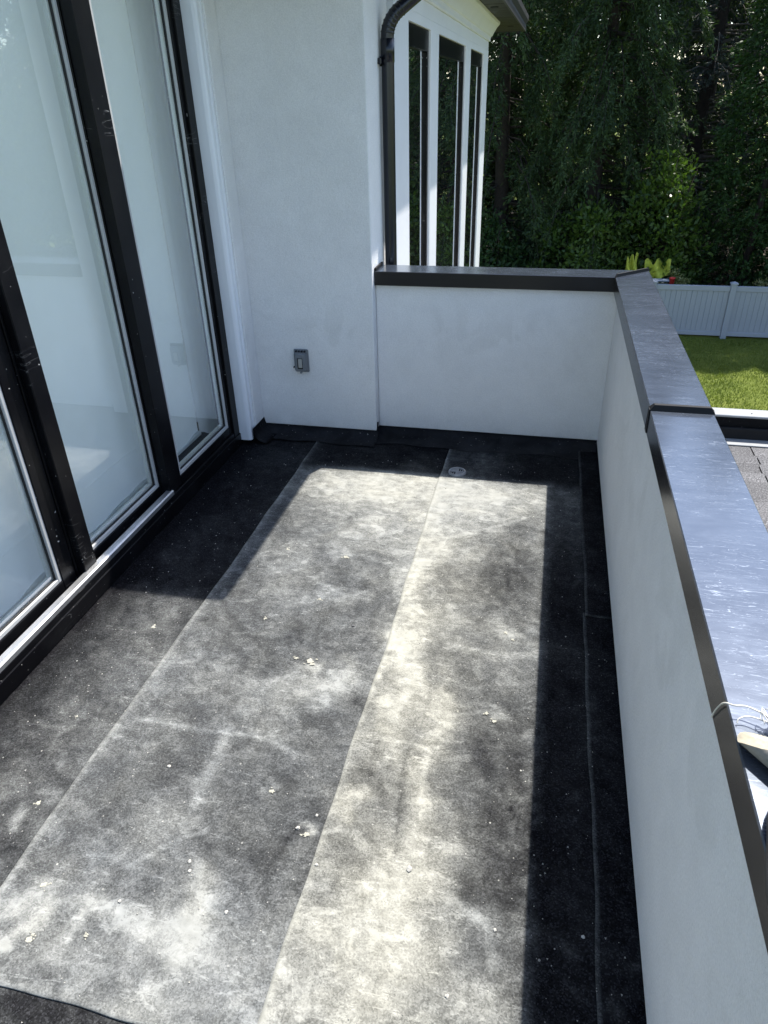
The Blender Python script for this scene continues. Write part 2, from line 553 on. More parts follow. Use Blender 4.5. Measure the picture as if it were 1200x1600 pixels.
def tube(name, pts, rad, material, parent=None, seg=12, cap=True):
    pts = [Vector(p) for p in pts]
    rads = rad if isinstance(rad, (list, tuple)) else [rad] * len(pts)
    vs, fs = [], []
    up = None
    for i, p in enumerate(pts):
        d = (pts[min(i + 1, len(pts) - 1)] - pts[max(i - 1, 0)]).normalized()
        if up is None:
            up = d.orthogonal().normalized()
        up = (up - d * up.dot(d)).normalized()
        sd_ = d.cross(up)
        for k in range(seg):
            a = 2 * math.pi * k / seg
            vs.append(p + (up * math.cos(a) + sd_ * math.sin(a)) * rads[i])
    for i in range(len(pts) - 1):
        for k in range(seg):
            fs.append((i * seg + k, i * seg + (k + 1) % seg, (i + 1) * seg + (k + 1) % seg, (i + 1) * seg + k))
    if cap:
        fs.append(tuple(range(seg))[::-1])
        fs.append(tuple(range((len(pts) - 1) * seg, len(pts) * seg)))
    return pydata(name, vs, fs, material, parent, True)

def struct(o):
    o['kind'] = 'structure'
    return o

def tri_mesh(name, V, F, material, parent=None):
    """fast mesh from numpy arrays (F: n x 3)"""
    me = bpy.data.meshes.new(name)
    me.vertices.add(len(V))
    me.vertices.foreach_set('co', np.ascontiguousarray(V, dtype=np.float32).ravel())
    n = len(F)
    me.loops.add(n * 3)
    me.loops.foreach_set('vertex_index', np.ascontiguousarray(F, dtype=np.int32).ravel())
    me.polygons.add(n)
    me.polygons.foreach_set('loop_start', np.arange(0, n * 3, 3, dtype=np.int32))
    me.polygons.foreach_set('loop_total', np.full(n, 3, dtype=np.int32))
    me.update(calc_edges=True)
    return link(name, me, material, parent)

# measured layout (metres, deck floor z = 0, camera over x = y = 0)
XR, YP = 0.337, 3.652        # inner faces of the right and far parapets
YB, XS, XC = 3.583, -0.883, -1.564   # house block face, its right corner, its left corner
HC, HB, OV, CW = 0.929, 0.859, 0.0265, 0.169
GZ = -3.3                    # garden level
XFD = -1.64                  # door frame front
NEAR = -1.6                  # deck and walls continue behind the camera
BLOBS= [(-0.853,3.037,0.261,0.157,0.45,0.6),(-0.605,2.802,0.182,0.289,0.3,0.5),(-0.922,2.806,0.093,0.128,0.2,0.3),(-0.465,2.396,0.068,0.309,0.25,0.4),(-0.745,2.392,0.033,0.045,0.45,0.3),(-0.99,2.346,0.083,0.102,0.2,0.1),(-0.712,2.082,0.126,0.05,0.3,0.1),(-0.693,1.735,0.032,0.03,0.8,0.8),(-0.698,1.578,0.128,0.106,0.35,0.5),(-0.548,1.715,0.04,0.051,0.3,0.6),(-0.617,1.603,0.053,0.06,0.35,0.3),(-0.844,1.246,0.031,0.15,0.2,0.0),(-0.705,1.359,0.098,0.02,0.15,0.1),(-0.636,1.202,0.018,0.017,0.4,0.1),(-0.497,1.092,0.014,0.021,0.8,0.9),(-0.525,1.105,0.009,0.01,0.9,0.8),(-1.115,0.811,0.036,0.037,0.6,0.5),(-1.055,0.766,0.019,0.024,0.5,0.4),(-1.058,0.696,0.031,0.033,0.6,0.6),(-0.923,0.724,0.012,0.032,0.5,0.4),(-0.691,0.788,0.053,0.039,0.6,0.5),(-0.774,0.771,0.092,0.039,0.35,0.4),(-0.926,0.769,0.125,0.025,0.35,0.3),(-0.696,0.849,0.039,0.033,0.3,0.7),(-0.603,0.72,0.087,0.072,0.3,0.2),(-0.719,0.655,0.043,0.034,0.35,0.4),(-0.807,0.684,0.029,0.029,0.3,0.2),(-1.183,0.755,0.048,0.027,0.5,0.5),(-0.933,0.65,0.088,0.045,0.25,0.2),(-0.387,0.712,0.085,0.066,0.3,0.1),(-0.99,0.962,0.103,0.04,0.2,0.0),(-0.901,1.059,0.053,0.042,0.2,0.1),(-0.688,3.046,0.227,0.177,0.3,0.5),(-0.684,2.613,0.117,0.172,0.15,0.2),(-0.547,3.177,0.132,0.102,0.35,0.7),(-0.85,1.563,0.086,0.061,0.15,0.1),(-1.112,1.572,0.133,0.065,0.12,0.0),(-0.714,0.983,0.04,0.032,-0.4,0.0),(-0.881,0.725,0.027,0.034,-0.45,0.0),(-0.728,0.7,0.032,0.026,-0.38,0.0),(-0.995,0.644,0.033,0.018,-0.3,0.0),(-0.952,1.236,0.058,0.062,-0.22,0.0),(-0.489,1.577,0.042,0.04,-0.28,0.0),(-0.633,1.451,0.04,0.027,-0.2,0.0),(-1.066,0.65,0.06,0.035,-0.25,0.0),(-1.111,1.828,0.034,0.038,-0.28,0.0),(-0.932,1.958,0.148,0.122,-0.1,0.0),(-0.582,2.423,0.11,0.1,-0.12,0.0),(-0.564,1.032,0.068,0.057,-0.14,0.0),(-0.527,0.764,0.044,0.043,-0.16,0.0),(-0.615,1.224,0.074,0.091,-0.1,0.0),(-0.99,1.42,0.124,0.086,-0.1,0.0),(-0.17,3.019,0.279,0.105,0.35,0.5),(-0.342,2.677,0.173,0.293,0.15,0.3),(-0.396,2.316,0.058,0.401,0.3,0.7),(-0.374,1.918,0.051,0.225,0.35,0.9),(-0.381,1.781,0.04,0.169,0.4,0.9),(-0.356,1.603,0.058,0.117,0.35,0.9),(-0.221,1.548,0.036,0.168,0.35,0.9),(-0.357,1.417,0.058,0.075,0.2,0.5),(-0.238,1.119,0.093,0.076,0.3,0.7),(-0.227,0.98,0.103,0.102,0.45,0.9),(-0.219,0.801,0.115,0.129,0.45,0.9),(-0.205,1.223,0.039,0.127,0.3,0.8),(-0.424,1.22,0.032,0.043,0.3,0.8),(-0.39,0.867,0.076,0.062,0.2,0.5),(-0.034,0.957,0.061,0.031,0.2,0.2),(-0.042,0.773,0.083,0.065,0.2,0.4),(-0.028,1.917,0.135,0.041,0.18,0.2),(-0.312,0.93,0.062,0.065,0.25,0.6),(-0.402,3.097,0.097,0.083,0.3,0.6),(-0.247,2.868,0.18,0.085,0.2,0.4),(-0.068,2.472,0.147,0.281,-0.35,0.0),(-0.058,2.73,0.086,0.055,-0.25,0.0),(-0.128,2.257,0.151,0.224,-0.28,0.0),(-0.19,1.851,0.04,0.067,-0.32,0.0),(-0.36,1.975,0.028,0.059,-0.35,0.0),(-0.356,1.886,0.032,0.034,-0.25,0.0),(-0.325,2.375,0.048,0.085,-0.22,0.0),(0.023,1.211,0.102,0.233,-0.45,0.0),(0.015,1.595,0.08,0.229,-0.25,0.0),(-0.097,1.713,0.126,0.187,-0.18,0.0),(0.04,0.784,0.044,0.054,-0.25,0.0),(-0.363,1.276,0.051,0.081,-0.3,0.0),(-0.341,1.078,0.047,0.041,-0.25,0.0),(-0.399,1.066,0.03,0.052,-0.18,0.0),(-0.011,1.026,0.063,0.067,-0.33,0.0),(-0.112,1.328,0.073,0.09,-0.15,0.0),(-0.052,1.455,0.095,0.099,-0.15,0.0),(0.328,1.018,0.013,0.054,0.32,0.1),(0.289,0.843,0.016,0.045,0.28,0.1),(0.243,2.393,0.015,0.072,0.3,0.1),(0.24,1.668,0.012,0.067,0.3,0.1),(0.148,1.918,0.088,0.06,0.12,0.0),(0.189,0.959,0.015,0.009,0.3,0.2),(0.216,0.867,0.028,0.019,0.12,0.0),(-0.067,1.619,0.016,0.014,0.4,0.3),(-0.064,1.58,0.028,0.016,0.4,0.2),(-0.036,2.02,0.051,0.022,0.35,0.2),(-0.011,1.989,0.037,0.018,0.3,0.2),(-1.328,3.308,0.215,0.101,0.12,0.0),(-0.961,3.456,0.217,0.068,0.14,0.0),(-1.541,2.242,0.04,0.042,0.2,0.0),(-1.21,2.785,0.051,0.065,0.18,0.0),(-1.275,1.034,0.026,0.023,0.35,0.1),(-1.358,1.346,0.013,0.015,0.3,0.1),(-1.287,0.939,0.021,0.022,0.3,0.1),(-1.334,1.803,0.049,0.039,0.2,0.1)]
STREAKS= [([(-0.007,2.841),(-0.199,2.693),(-0.333,2.614),(-0.399,2.409),(-0.424,2.179)],0.008,0.4),([(-1.15,1.36),(-0.99,1.374),(-0.852,1.381),(-0.632,1.357)],0.007,0.45),([(-0.926,0.917),(-0.854,0.987),(-0.767,1.057)],0.006,0.35),([(-0.926,0.917),(-0.843,0.899)],0.006,0.3),([(-0.103,1.006),(-0.027,0.958),(0.013,0.907),(0.02,0.852)],0.009,0.35),([(-0.281,1.433),(-0.274,1.251),(-0.255,1.078)],0.005,-0.25),([(-0.382,1.437),(-0.372,1.274)],0.006,-0.2),([(-0.22,1.421),(-0.21,1.202)],0.006,0.35),([(-0.864,2.226),(-0.668,2.111),(-0.591,2.168)],0.006,0.3),([(-0.852,1.381),(-0.844,1.246),(-0.841,1.113)],0.012,0.18),([(-0.457,1.866),(-0.416,2.139),(-0.412,2.406),(-0.396,2.841)],0.006,0.2),([(-0.006,1.605),(-0.067,1.611),(-0.185,1.577)],0.006,0.25),([(-0.623,1.623),(-0.564,1.65),(-0.613,1.703)],0.006,0.35),([(-0.232,1.911),(-0.049,1.896),(0.084,1.889)],0.01,0.25),([(-0.912,0.804),(-0.781,0.784),(-0.697,0.817),(-0.672,0.87)],0.014,0.3)]
PEBBLES= [(-0.208, 1.049, 12), (-0.525, 1.105, 9), (-0.966, 1.221, 8), (-0.77, 0.956, 7), (-0.758, 0.932, 7), (-0.487, 1.153, 6), (-0.623, 0.852, 8), (-0.593, 1.948, 7), (-0.443, 1.012, 6), (-0.893, 0.824, 6), (-0.073, 0.779, 8), (0.017, 0.942, 7), (-0.263, 0.739, 6), (-0.646, 2.158, 5), (-0.159, 1.275, 5), (0.203, 0.962, 6), (0.218, 0.968, 7), (0.171, 0.952, 5), (-0.964, 1.345, 5), (-0.435, 1.871, 5), (-0.55, 0.791, 6), (-0.459, 0.771, 6), (-0.815, 0.619, 5), (-0.588, 2.326, 5), (0.085, 1.336, 5), (-0.3, 1.897, 5)]
# ================================================================== SETTING
# ground
def ground():
    xs = np.concatenate([[-400, -120, -40], np.linspace(-15, 25, 41), [60, 140, 400]])
    ys = np.concatenate([[-300, -80, -20], np.linspace(-6, 34, 41), [60, 140, 900]])
    rr = np.random.RandomState(3)
    V, F = [], []
    for j, y in enumerate(ys):
        for i, x in enumerate(xs):
            V.append((x, y, GZ + rr.uniform(-.015, .015)))
    n = len(xs)
    for j in range(len(ys) - 1):
        for i in range(n - 1):
            F.append((j * n + i, j * n + i + 1, (j + 1) * n + i + 1, (j + 1) * n + i))
    o = pydata('ground', V, F, 'lawn', None, True)
    return struct(o)
ground()
bed = pydata('planting_bed', [(-14, 17.45, GZ + .03), (16, 17.45, GZ + .03), (16, 34, GZ + .03), (-14, 34, GZ + .03)], [(0, 1, 2, 3)], 'soil')
struct(bed)

# mown grass in view beyond the coping
def grass():
    rr = np.random.RandomState(11)
    n = 60000
    x = rr.uniform(1.2, 7.5, n); y = rr.uniform(11.6, 17.25, n)
    h = rr.uniform(.025, .06, n); a = rr.uniform(0, 6.283, n); w = rr.uniform(.004, .009, n)
    lx = rr.normal(0, .022, n); ly = rr.normal(0, .022, n)
    V = np.zeros((n, 3, 3))
    V[:, 0] = np.stack([x - np.cos(a) * w, y - np.sin(a) * w, np.full(n, GZ)], 1)
    V[:, 1] = np.stack([x + np.cos(a) * w, y + np.sin(a) * w, np.full(n, GZ)], 1)
    V[:, 2] = np.stack([x + lx, y + ly, GZ + h], 1)
    o = tri_mesh('grass', V.reshape(-1, 3), np.arange(n * 3).reshape(-1, 3), 'grass_blade')
    o['label'] = 'short mown lawn grass between the lower roof and the white fence'
    o['category'] = 'grass'
    o['kind'] = 'stuff'
grass()

# ------------------------------------------------------------------ deck floor of overlapping membrane sheets
slab = box('deck_floor', -1.95, XR + .10, NEAR, YP + .10, -.35, -.006, 'bitumen')
struct(slab)

def vnoise(x, y, f, seed):
    """smooth value noise, about -1..1"""
    tab = np.random.RandomState(seed).uniform(-1, 1, (64, 64))
    u, v = x * f + 31.7, y * f + 17.3
    i, j = np.floor(u).astype(int), np.floor(v).astype(int)
    a, c = u - i, v - j
    a = a * a * (3 - 2 * a); c = c * c * (3 - 2 * c)
    g = lambda p, q: tab[p % 64, q % 64]
    return (g(i, j) * (1 - a) + g(i + 1, j) * a) * (1 - c) + (g(i, j + 1) * (1 - a) + g(i + 1, j + 1) * a) * c

def fbm(x, y, f, seed, o=4, gain=.55):
    return sum(gain ** k * vnoise(x, y, f * 2.03 ** k, seed + k) for k in range(o))

def dust_at(x, y, base, wbase):
    xs_, ys_ = x + .010 * fbm(x, y, 5, 1), y + .012 * fbm(x, y, 5, 9)
    x, y = x + .045 * fbm(x, y, 5, 1) + .012 * fbm(x, y, 24, 2), y + .060 * fbm(x, y, 5, 9) + .014 * fbm(x, y, 24, 12)
    d = np.full(x.shape, base); pos = np.zeros(x.shape); w = np.full(x.shape, wbase); ws = np.full(x.shape, 1.0)
    for (cx, cy, rx, ry, a, wm) in BLOBS:
        rx2, ry2 = max(rx, .012), max(ry, .012)
        g = np.exp(-(((x - cx) / rx2) ** 2 + ((y - cy) / ry2) ** 2) * .9)
        if a < 0:
            d += a * .42 * g
        else:
            pos += a * g
            w += wm * g * 1.2; ws += g * 1.2
    d += .60 * np.tanh(pos / .66)
    for pts, wd, a in STREAKS:
        g = np.zeros(x.shape)
        for (ax, ay), (bx, by) in zip(pts[:-1], pts[1:]):
            dx, dy = bx - ax, by - ay
            t = np.clip(((xs_ - ax) * dx + (ys_ - ay) * dy) / (dx * dx + dy * dy), 0, 1)
            q = np.hypot(xs_ - ax - t * dx, ys_ - ay - t * dy)
            g = np.maximum(g, np.exp(-(q / (wd * 1.3)) ** 2))
        d += a * g * .7
    # broom and trowel swirls: contour bands of a slow noise, and patchy cover
    sw = fbm(x, y * .7, 2.6, 40, 5)
    d += .06 * np.exp(-(np.mod(sw * 3.2, 1.0) - .5) ** 2 / .012) * np.clip(.5 + fbm(x, y, 4, 60), 0, 1)
    d += .05 * fbm(x, y, 3.2, 80, 5) + .07 * fbm(x * 2.2 + y, y * 1.0 - x * .3, 14, 90, 3)
    return d, w / ws

def sheet(name, x0, x1, y0, y1, z, basefn, seed, wob=(.004, .004, .004, .004), edge=None, step=.0105):
    rr = np.random.RandomState(seed)
    nx = max(6, int((x1 - x0) / step)); ny = max(6, int((y1 - y0) / step))
    u = np.linspace(0, 1, nx); v = np.linspace(0, 1, ny)
    def wig(n, amp, k):
        t = np.arange(n) * step
        return amp * (np.sin(t * k + rr.uniform(0, 6)) + .6 * np.sin(t * k * 2.7 + rr.uniform(0, 6)) + .35 * np.sin(t * k * 7.1 + rr.uniform(0, 6)))
    xl = x0 + wig(ny, wob[0], 3.1); xr = x1 + wig(ny, wob[1], 3.4)
    yb = y0 + wig(nx, wob[2], 5.0); yt = y1 + wig(nx, wob[3], 5.0)
    X = xl[:, None] + (xr - xl)[:, None] * u[None, :]
    Y = yb[None, :] + (yt - yb)[None, :] * v[:, None]
    ripple = .0012 * np.sin(X * 9 + 1.3 * np.sin(Y * 5 + seed)) * np.sin(Y * 7 + seed)
    Z = z + ripple
    b, wb = basefn(X, Y)
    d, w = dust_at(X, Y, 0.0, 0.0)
    d = d * np.clip(b / .16, .25, 1) + b; w = w + wb  # a low base, as in the painted shade bands, thins this dust too
    # dust lodged along the free edges of the sheet
    if edge:
        for side, amp, wid in edge:
            q = {'l': X - xl[:, None], 'r': xr[:, None] - X, 'b': Y - yb[None, :], 't': yt[None, :] - Y}[side]
            d = d + amp * np.exp(-q / wid); w = w + .25 * np.exp(-q / wid)
    top = np.stack([X, Y, Z], -1).reshape(-1, 3)
    low = top.copy(); low[:, 2] = z - .009
    idx = np.arange(nx * ny).reshape(ny, nx)
    quads = np.stack([idx[:-1, :-1], idx[:-1, 1:], idx[1:, 1:], idx[1:, :-1]], -1).reshape(-1, 4)
    per = np.concatenate([idx[0, :], idx[1:, -1], idx[-1, -2::-1], idx[-2:0:-1, 0]])
    lowi = nx * ny + np.arange(len(per))
    nxt = np.roll(np.arange(len(per)), -1)
    sk = np.stack([per, lowi, lowi[nxt], per[nxt]], -1)
    verts = np.concatenate([top, low[per]])
    me = bpy.data.meshes.new(name)
    Q = np.concatenate([quads, sk])
    me.vertices.add(len(verts)); me.vertices.foreach_set('co', verts.astype(np.float32).ravel())
    me.loops.add(len(Q) * 4); me.loops.foreach_set('vertex_index', Q.astype(np.int32).ravel())
    me.polygons.add(len(Q))
    me.polygons.foreach_set('loop_start', np.arange(0, len(Q) * 4, 4, dtype=np.int32))
    me.polygons.foreach_set('loop_total', np.full(len(Q), 4, dtype=np.int32))
    me.update(calc_edges=True)
    a1 = me.attributes.new('dust', 'FLOAT', 'POINT')  # dust cover with the painted shade bands folded in
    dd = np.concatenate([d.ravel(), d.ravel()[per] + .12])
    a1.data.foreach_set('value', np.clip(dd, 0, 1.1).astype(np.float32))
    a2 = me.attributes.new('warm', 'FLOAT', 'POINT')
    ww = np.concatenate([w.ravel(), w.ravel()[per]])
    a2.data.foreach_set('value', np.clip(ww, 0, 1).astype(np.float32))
    sm = np.ones(len(Q), dtype=bool); sm[len(quads):] = False
    me.polygons.foreach_set('use_smooth', sm)
    o = link(name, me, 'membrane', slab)
    return o

def sstep(a, b, v):
    t = np.clip((v - a) / (b - a), 0, 1)
    return t * t * (3 - 2 * t)

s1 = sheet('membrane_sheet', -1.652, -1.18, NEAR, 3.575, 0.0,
           lambda X, Y: (.060 + .11 * sstep(-1.58, -1.35, X) * (1 - sstep(1.9, 2.1, Y) * .85) - .04 * sstep(1.95, 2.1, Y) - .05 * (1 - sstep(-1.64, -1.50, X)), .15 + 0 * X), 1)  # dust also cut at the far end, painting in the house block's shade
s1['label'] = 'dark cleaner membrane strip beside the door sill, far end painted darker as shade'
s2 = sheet('membrane_sheet', -1.213, -.425, .592, 3.575, .0045,
           lambda X, Y: (.265 + .16 * sstep(2.2, 3.0, Y) * sstep(-1.25, -.95, X) * (1 - sstep(3.12, 3.25, Y)) - .25 * sstep(3.10, 3.24, Y) + .12 * (1 - sstep(.75, 1.0, Y)), .12 + .25 * sstep(2.4, 3.1, Y)), 2,  # far end darkened by less dust: far parapet's shade painted in
           (.003, .003, .003, .003), (('l', .36, .014), ('b', .25, .02)))
s3 = sheet('membrane_sheet', -.455, .29, NEAR, 3.64, .009,
           lambda X, Y: (.31 + .16 * sstep(2.3, 3.0, Y) * (1 - sstep(3.12, 3.25, Y)) + .10 * (1 - sstep(-.28, -.02, X)) - .29 * np.maximum(sstep(.06, .13, X), sstep(3.10, 3.24, Y)), .2 + .4 * (1 - sstep(-.3, .05, X)) * (1 - sstep(2.2, 2.9, Y))), 3,  # shade of both parapets painted in as nearly dust-free bands
           (.004, .003, .004, .003), (('l', .45, .010),))
s4 = sheet('membrane_sheet', .243, XR + .02, NEAR, 2.18, .0135, lambda X, Y: (.012 + 0 * X, .1 + 0 * X), 4, (.0035, .001, .003, .003), (('l', .2, .004),))  # dust held near zero, painting the right parapet's shade into the strip
s4['label'] = 'black flashing strip along the right parapet'
s5 = sheet('membrane_sheet', .246, XR + .02, 2.165, 3.645, .0170, lambda X, Y: (.012 + 0 * X, .1 + 0 * X), 5, (.003, .001, .003, .003), (('l', .15, .004), ('b', .14, .003)))  # same painted parapet shade: hardly any dust on this piece
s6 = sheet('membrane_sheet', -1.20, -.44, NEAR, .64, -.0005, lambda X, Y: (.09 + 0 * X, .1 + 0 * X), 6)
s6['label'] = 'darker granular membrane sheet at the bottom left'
# bitumen upstand coved up against the walls (runs under the stucco edge)
def cove(name, axis, a, b, face, sgn, h, out, seed, n=70):
    rr = random.Random(seed)
    prof = [(-.004, h + .02), (0.0, h), (.008, h * .62), (.022, h * .40), (.045, h * .24), (.075, h * .155), (out, .0108)]
    V, F = [], []
    ph = rr.uniform(0, 6)
    for i in range(n + 1):
        t = a + (b - a) * i / n
        k = 1 + .07 * math.sin(t * 9 + ph) + .05 * math.sin(t * 23 + ph * 2)
        for j, (u, z) in enumerate(prof):
            uu = u * (k if j > 2 else 1); zz = z * (1 if j in (0, 1, 6) else k)
            zz += rr.uniform(-.0015, .0015) if 1 < j < 6 else 0
            V.append((t, face + sgn * uu, zz) if axis == 'x' else (face + sgn * uu, t, zz))
    m_ = len(prof)
    for i in range(n):
        for j in range(m_ - 1):
            F.append((i * m_ + j, (i + 1) * m_ + j, (i + 1) * m_ + j + 1, i * m_ + j + 1))
    return pydata(name, V, F, 'bitumen', slab, True)
cove('membrane_upstand', 'x', XC - .02, XS + .01, YB + .010, -1, .085, .125, 5)
cove('membrane_upstand', 'x', XS - .005, XR, YP + .010, -1, .085, .150, 6)
cove('membrane_upstand', 'y', 3.40, YB, XC + .005, 1, .075, .06, 8, 20)

# ================================================================== HOUSE
house = empty('house', (-1.2, 3.6, GZ), 'white stucco house with black framed windows and a wide sliding glass door', 'house')
# corner block
WT = 2.36
box('wall', -3.4, XS, YB, 4.05, .055, WT, 'stucco', house, .006, 2)
box('wall_base', -3.39, XS - .012, YB + .012, 4.04, GZ, .055, 'bitumen', house)
box('wall', -3.4, -.935, 4.0502, 8.90, GZ, WT, 'stucco', house)
box('wall', -.9349, -.856, 4.0503, 8.90, GZ, -.6, 'stucco', house)
box('wall', -3.4, XC, 3.46, YB, .055, 2.75, 'stucco', house, .004, 1)            # return beside the door
box('wall_base', -3.39, XC - .01, 3.44, YB - .001, GZ, .055, 'bitumen', house)
box('wall', -1.90, XC - .001, NEAR - 1.2, 3.46, 2.52, 3.0, 'stucco', house)       # lintel band over the door
box('wall', -3.4, XC - .3, NEAR - 1.2, 3.43, GZ, -.36, 'stucco', house)

# door casing: moulded white trim on the right of the door
prof = [(-1.645, 3.392), (-1.592, 3.392), (-1.580, 3.396), (-1.572, 3.404), (-1.572, 3.418), (-1.580, 3.423), (-1.580, 3.446), (-1.574, 3.451), (-1.574, 3.486), (-1.567, 3.492), (-1.567, 3.517), (-1.645, 3.517)]
def vprism(name, prof, z0, z1, material, parent, slope=None):
    n = len(prof)
    V = [(x, y, z0 + (slope(x, y) if slope else 0)) for x, y in prof] + [(x, y, z1) for x, y in prof]
    bm = bmesh.new()
    bv = [bm.verts.new(v) for v in V]
    for i in range(n):
        bm.faces.new((bv[i], bv[(i + 1) % n], bv[n + (i + 1) % n], bv[n + i]))
    bm.faces.new(bv[:n][::-1]); bm.faces.new(bv[n:])
    bmesh.ops.recalc_face_normals(bm, faces=bm.faces[:])
    me = bpy.data.meshes.new(name); bm.to_mesh(me); bm.free()
    return link(name, me, material, parent)
vprism('door_casing', prof, .028, 2.52, 'white_trim', house)

# sliding door: outer frame is the part, its members are sub-parts
DZ0, DZ1 = .105, 2.50
door = boxes('sliding_door', [(-1.80, XFD, 3.325, 3.3915, 0.004, DZ1), (-1.80, XFD, NEAR - 1.1, 3.325, DZ1 - .06, DZ1 + .018)], 'black_frame', house, .002)
door['label'] = 'black framed four panel sliding glass door'
boxes('door_sill', [(-1.86, XFD - .002, NEAR - 1.1, 3.3245, 0.004, .098)], 'black_frame', door, .003)
boxes('sill_flashing', [(XFD - .0015, XFD + .006, NEAR - 1.1, 3.39, .004, .072)], 'black_frame', door, .0015)
def track(x0, x1, z1, y1):
    extrude_profile('track', [(x0, .098), (x1, .098), (x1, z1 - .005), (x1 - .006, z1), (x0 + .004, z1), (x0, z1 - .006)], 'y', NEAR - 1.1, y1, 'aluminium', door)
track(-1.678, -1.6425, .121, 2.612)
track(-1.752, -1.742, .118, 3.32)
def panel(y0, y1, xf, sw_l, sw_r, depth=.045):
    """one sash: stiles, rails, glazing beads, gaskets and a double pane; xf = front face"""
    xb = xf - depth
    rb = .075
    z0, z1 = DZ0 - .003, DZ1 - .062
    box('stile', xb, xf, y0, y0 + sw_l, z0, z1, 'black_frame', door, .002)
    box('stile', xb, xf, y1 - sw_r, y1, z0, z1, 'black_frame', door, .002)
    box('rail', xb + .001, xf - .001, y0 + sw_l + .0003, y1 - sw_r - .0003, z0, z0 + rb * .55, 'black_frame', door, .002)
    box('rail', xb + .001, xf - .001, y0 + sw_l + .0003, y1 - sw_r - .0003, z1 - rb, z1, 'black_frame', door, .002)
    gy0, gy1, gz0, gz1 = y0 + sw_l, y1 - sw_r, z0 + rb * .55, z1 - rb
    gx = xf - .020
    bw, e = .017, .0006
    boxes('glazing_bead', [(gx + .001, xf - .004, gy0 + e, gy0 + bw, gz0 + e, gz1 - e), (gx + .001, xf - .004, gy1 - bw, gy1 - e, gz0 + e, gz1 - e),
                           (gx + .001, xf - .004, gy0 + bw + e, gy1 - bw - e, gz0 + e, gz0 + bw), (gx + .001, xf - .004, gy0 + bw + e, gy1 - bw - e, gz1 - bw, gz1 - e)], 'grey_gasket', door, .0015)
    gk = .005
    a0, a1, c0, c1 = gy0 + bw, gy1 - bw, gz0 + bw, gz1 - bw
    boxes('gasket', [(gx + .001, gx + .007, a0 + e, a0 + gk, c0 + e, c1 - e), (gx + .001, gx + .007, a1 - gk, a1 - e, c0 + e, c1 - e),
                     (gx + .001, gx + .007, a0 + gk + e, a1 - gk - e, c0 + e, c0 + gk)], 'rubber', door)
    sp = .012
    b0, b1, d0 = a0 + gk, a1 - gk, c0 + gk
    boxes('spacer', [(gx - .018, gx - .004, b0 - .004, b0 + sp, d0 - .004, c1), (gx - .018, gx - .004, b1 - sp, b1 + .004, d0 - .004, c1),
                     (gx - .018, gx - .004, b0 + sp + e, b1 - sp - e, d0 - .004, d0 + sp)], 'interior_white', door)
    pydata('pane', [(gx, gy0, gz0), (gx, gy1, gz0), (gx, gy1, gz1), (gx, gy0, gz1)], [(0, 1, 2, 3)], 'door_glass', door)
panel(2.600, 3.3245, -1.652, .112, .030)       # fixed panel, outer track
panel(1.918, 2.705, -1.699, .075, .110)       # sliding panel
panel(1.130, 1.910, -1.699, .110, .075)       # sliding panel, its edge at the left of the picture
panel(.30, 1.236, -1.652, .10, .112)          # fixed panel beyond the picture
box('astragal', -1.698, -1.668, 1.928, 2.006, DZ0 + .012, DZ1 - .065, 'black_frame', door, .003)

# inside of the opening: jamb, floor and the white shade
box('interior_floor', -3.3, -1.861, NEAR - 1.1, 3.45, .02, .092, 'interior_floor', house)
shade = empty('roller_shade', (-1.815, 2.4, .1), 'white fabric shade hanging inside behind the sliding door glass', 'window shade')
V, F = [], []
nf = 180
for i in range(nf + 1):
    y = -.6 + 3.86 * i / nf
    for j, z in enumerate((.128, .7, 1.3, 1.9, 2.47)):
        V.append((-1.817 + (.010 - .002 * j) * math.sin(y * 9.0 + .4 * math.sin(y * 3)) + .004 * math.sin(y * 23), y, z))
for i in range(nf):
    for j in range(4):
        F.append((i * 5 + j, i * 5 + 5 + j, i * 5 + 6 + j, i * 5 + 1 + j))
pydata('shade_cloth', V, F, 'shade_fabric', shade, True)
V, F = [], []
for i in range(21):
    t_ = i / 20
    for z in (.104, 2.47):
        V.append((-1.835 + .118 * t_, 3.292 + .006 * math.sin(t_ * 9), z))
for i in range(20):
    F.append((i * 2, i * 2 + 2, i * 2 + 3, i * 2 + 1))
pydata('jamb_sheet', V, F, 'shade_fabric', shade, True)  # stands in for the interior jamb, made translucent to brighten it
box('hem_bar', -1.832, -1.806, -.6, 3.262, .106, .128, 'shade_fabric', shade, .004)

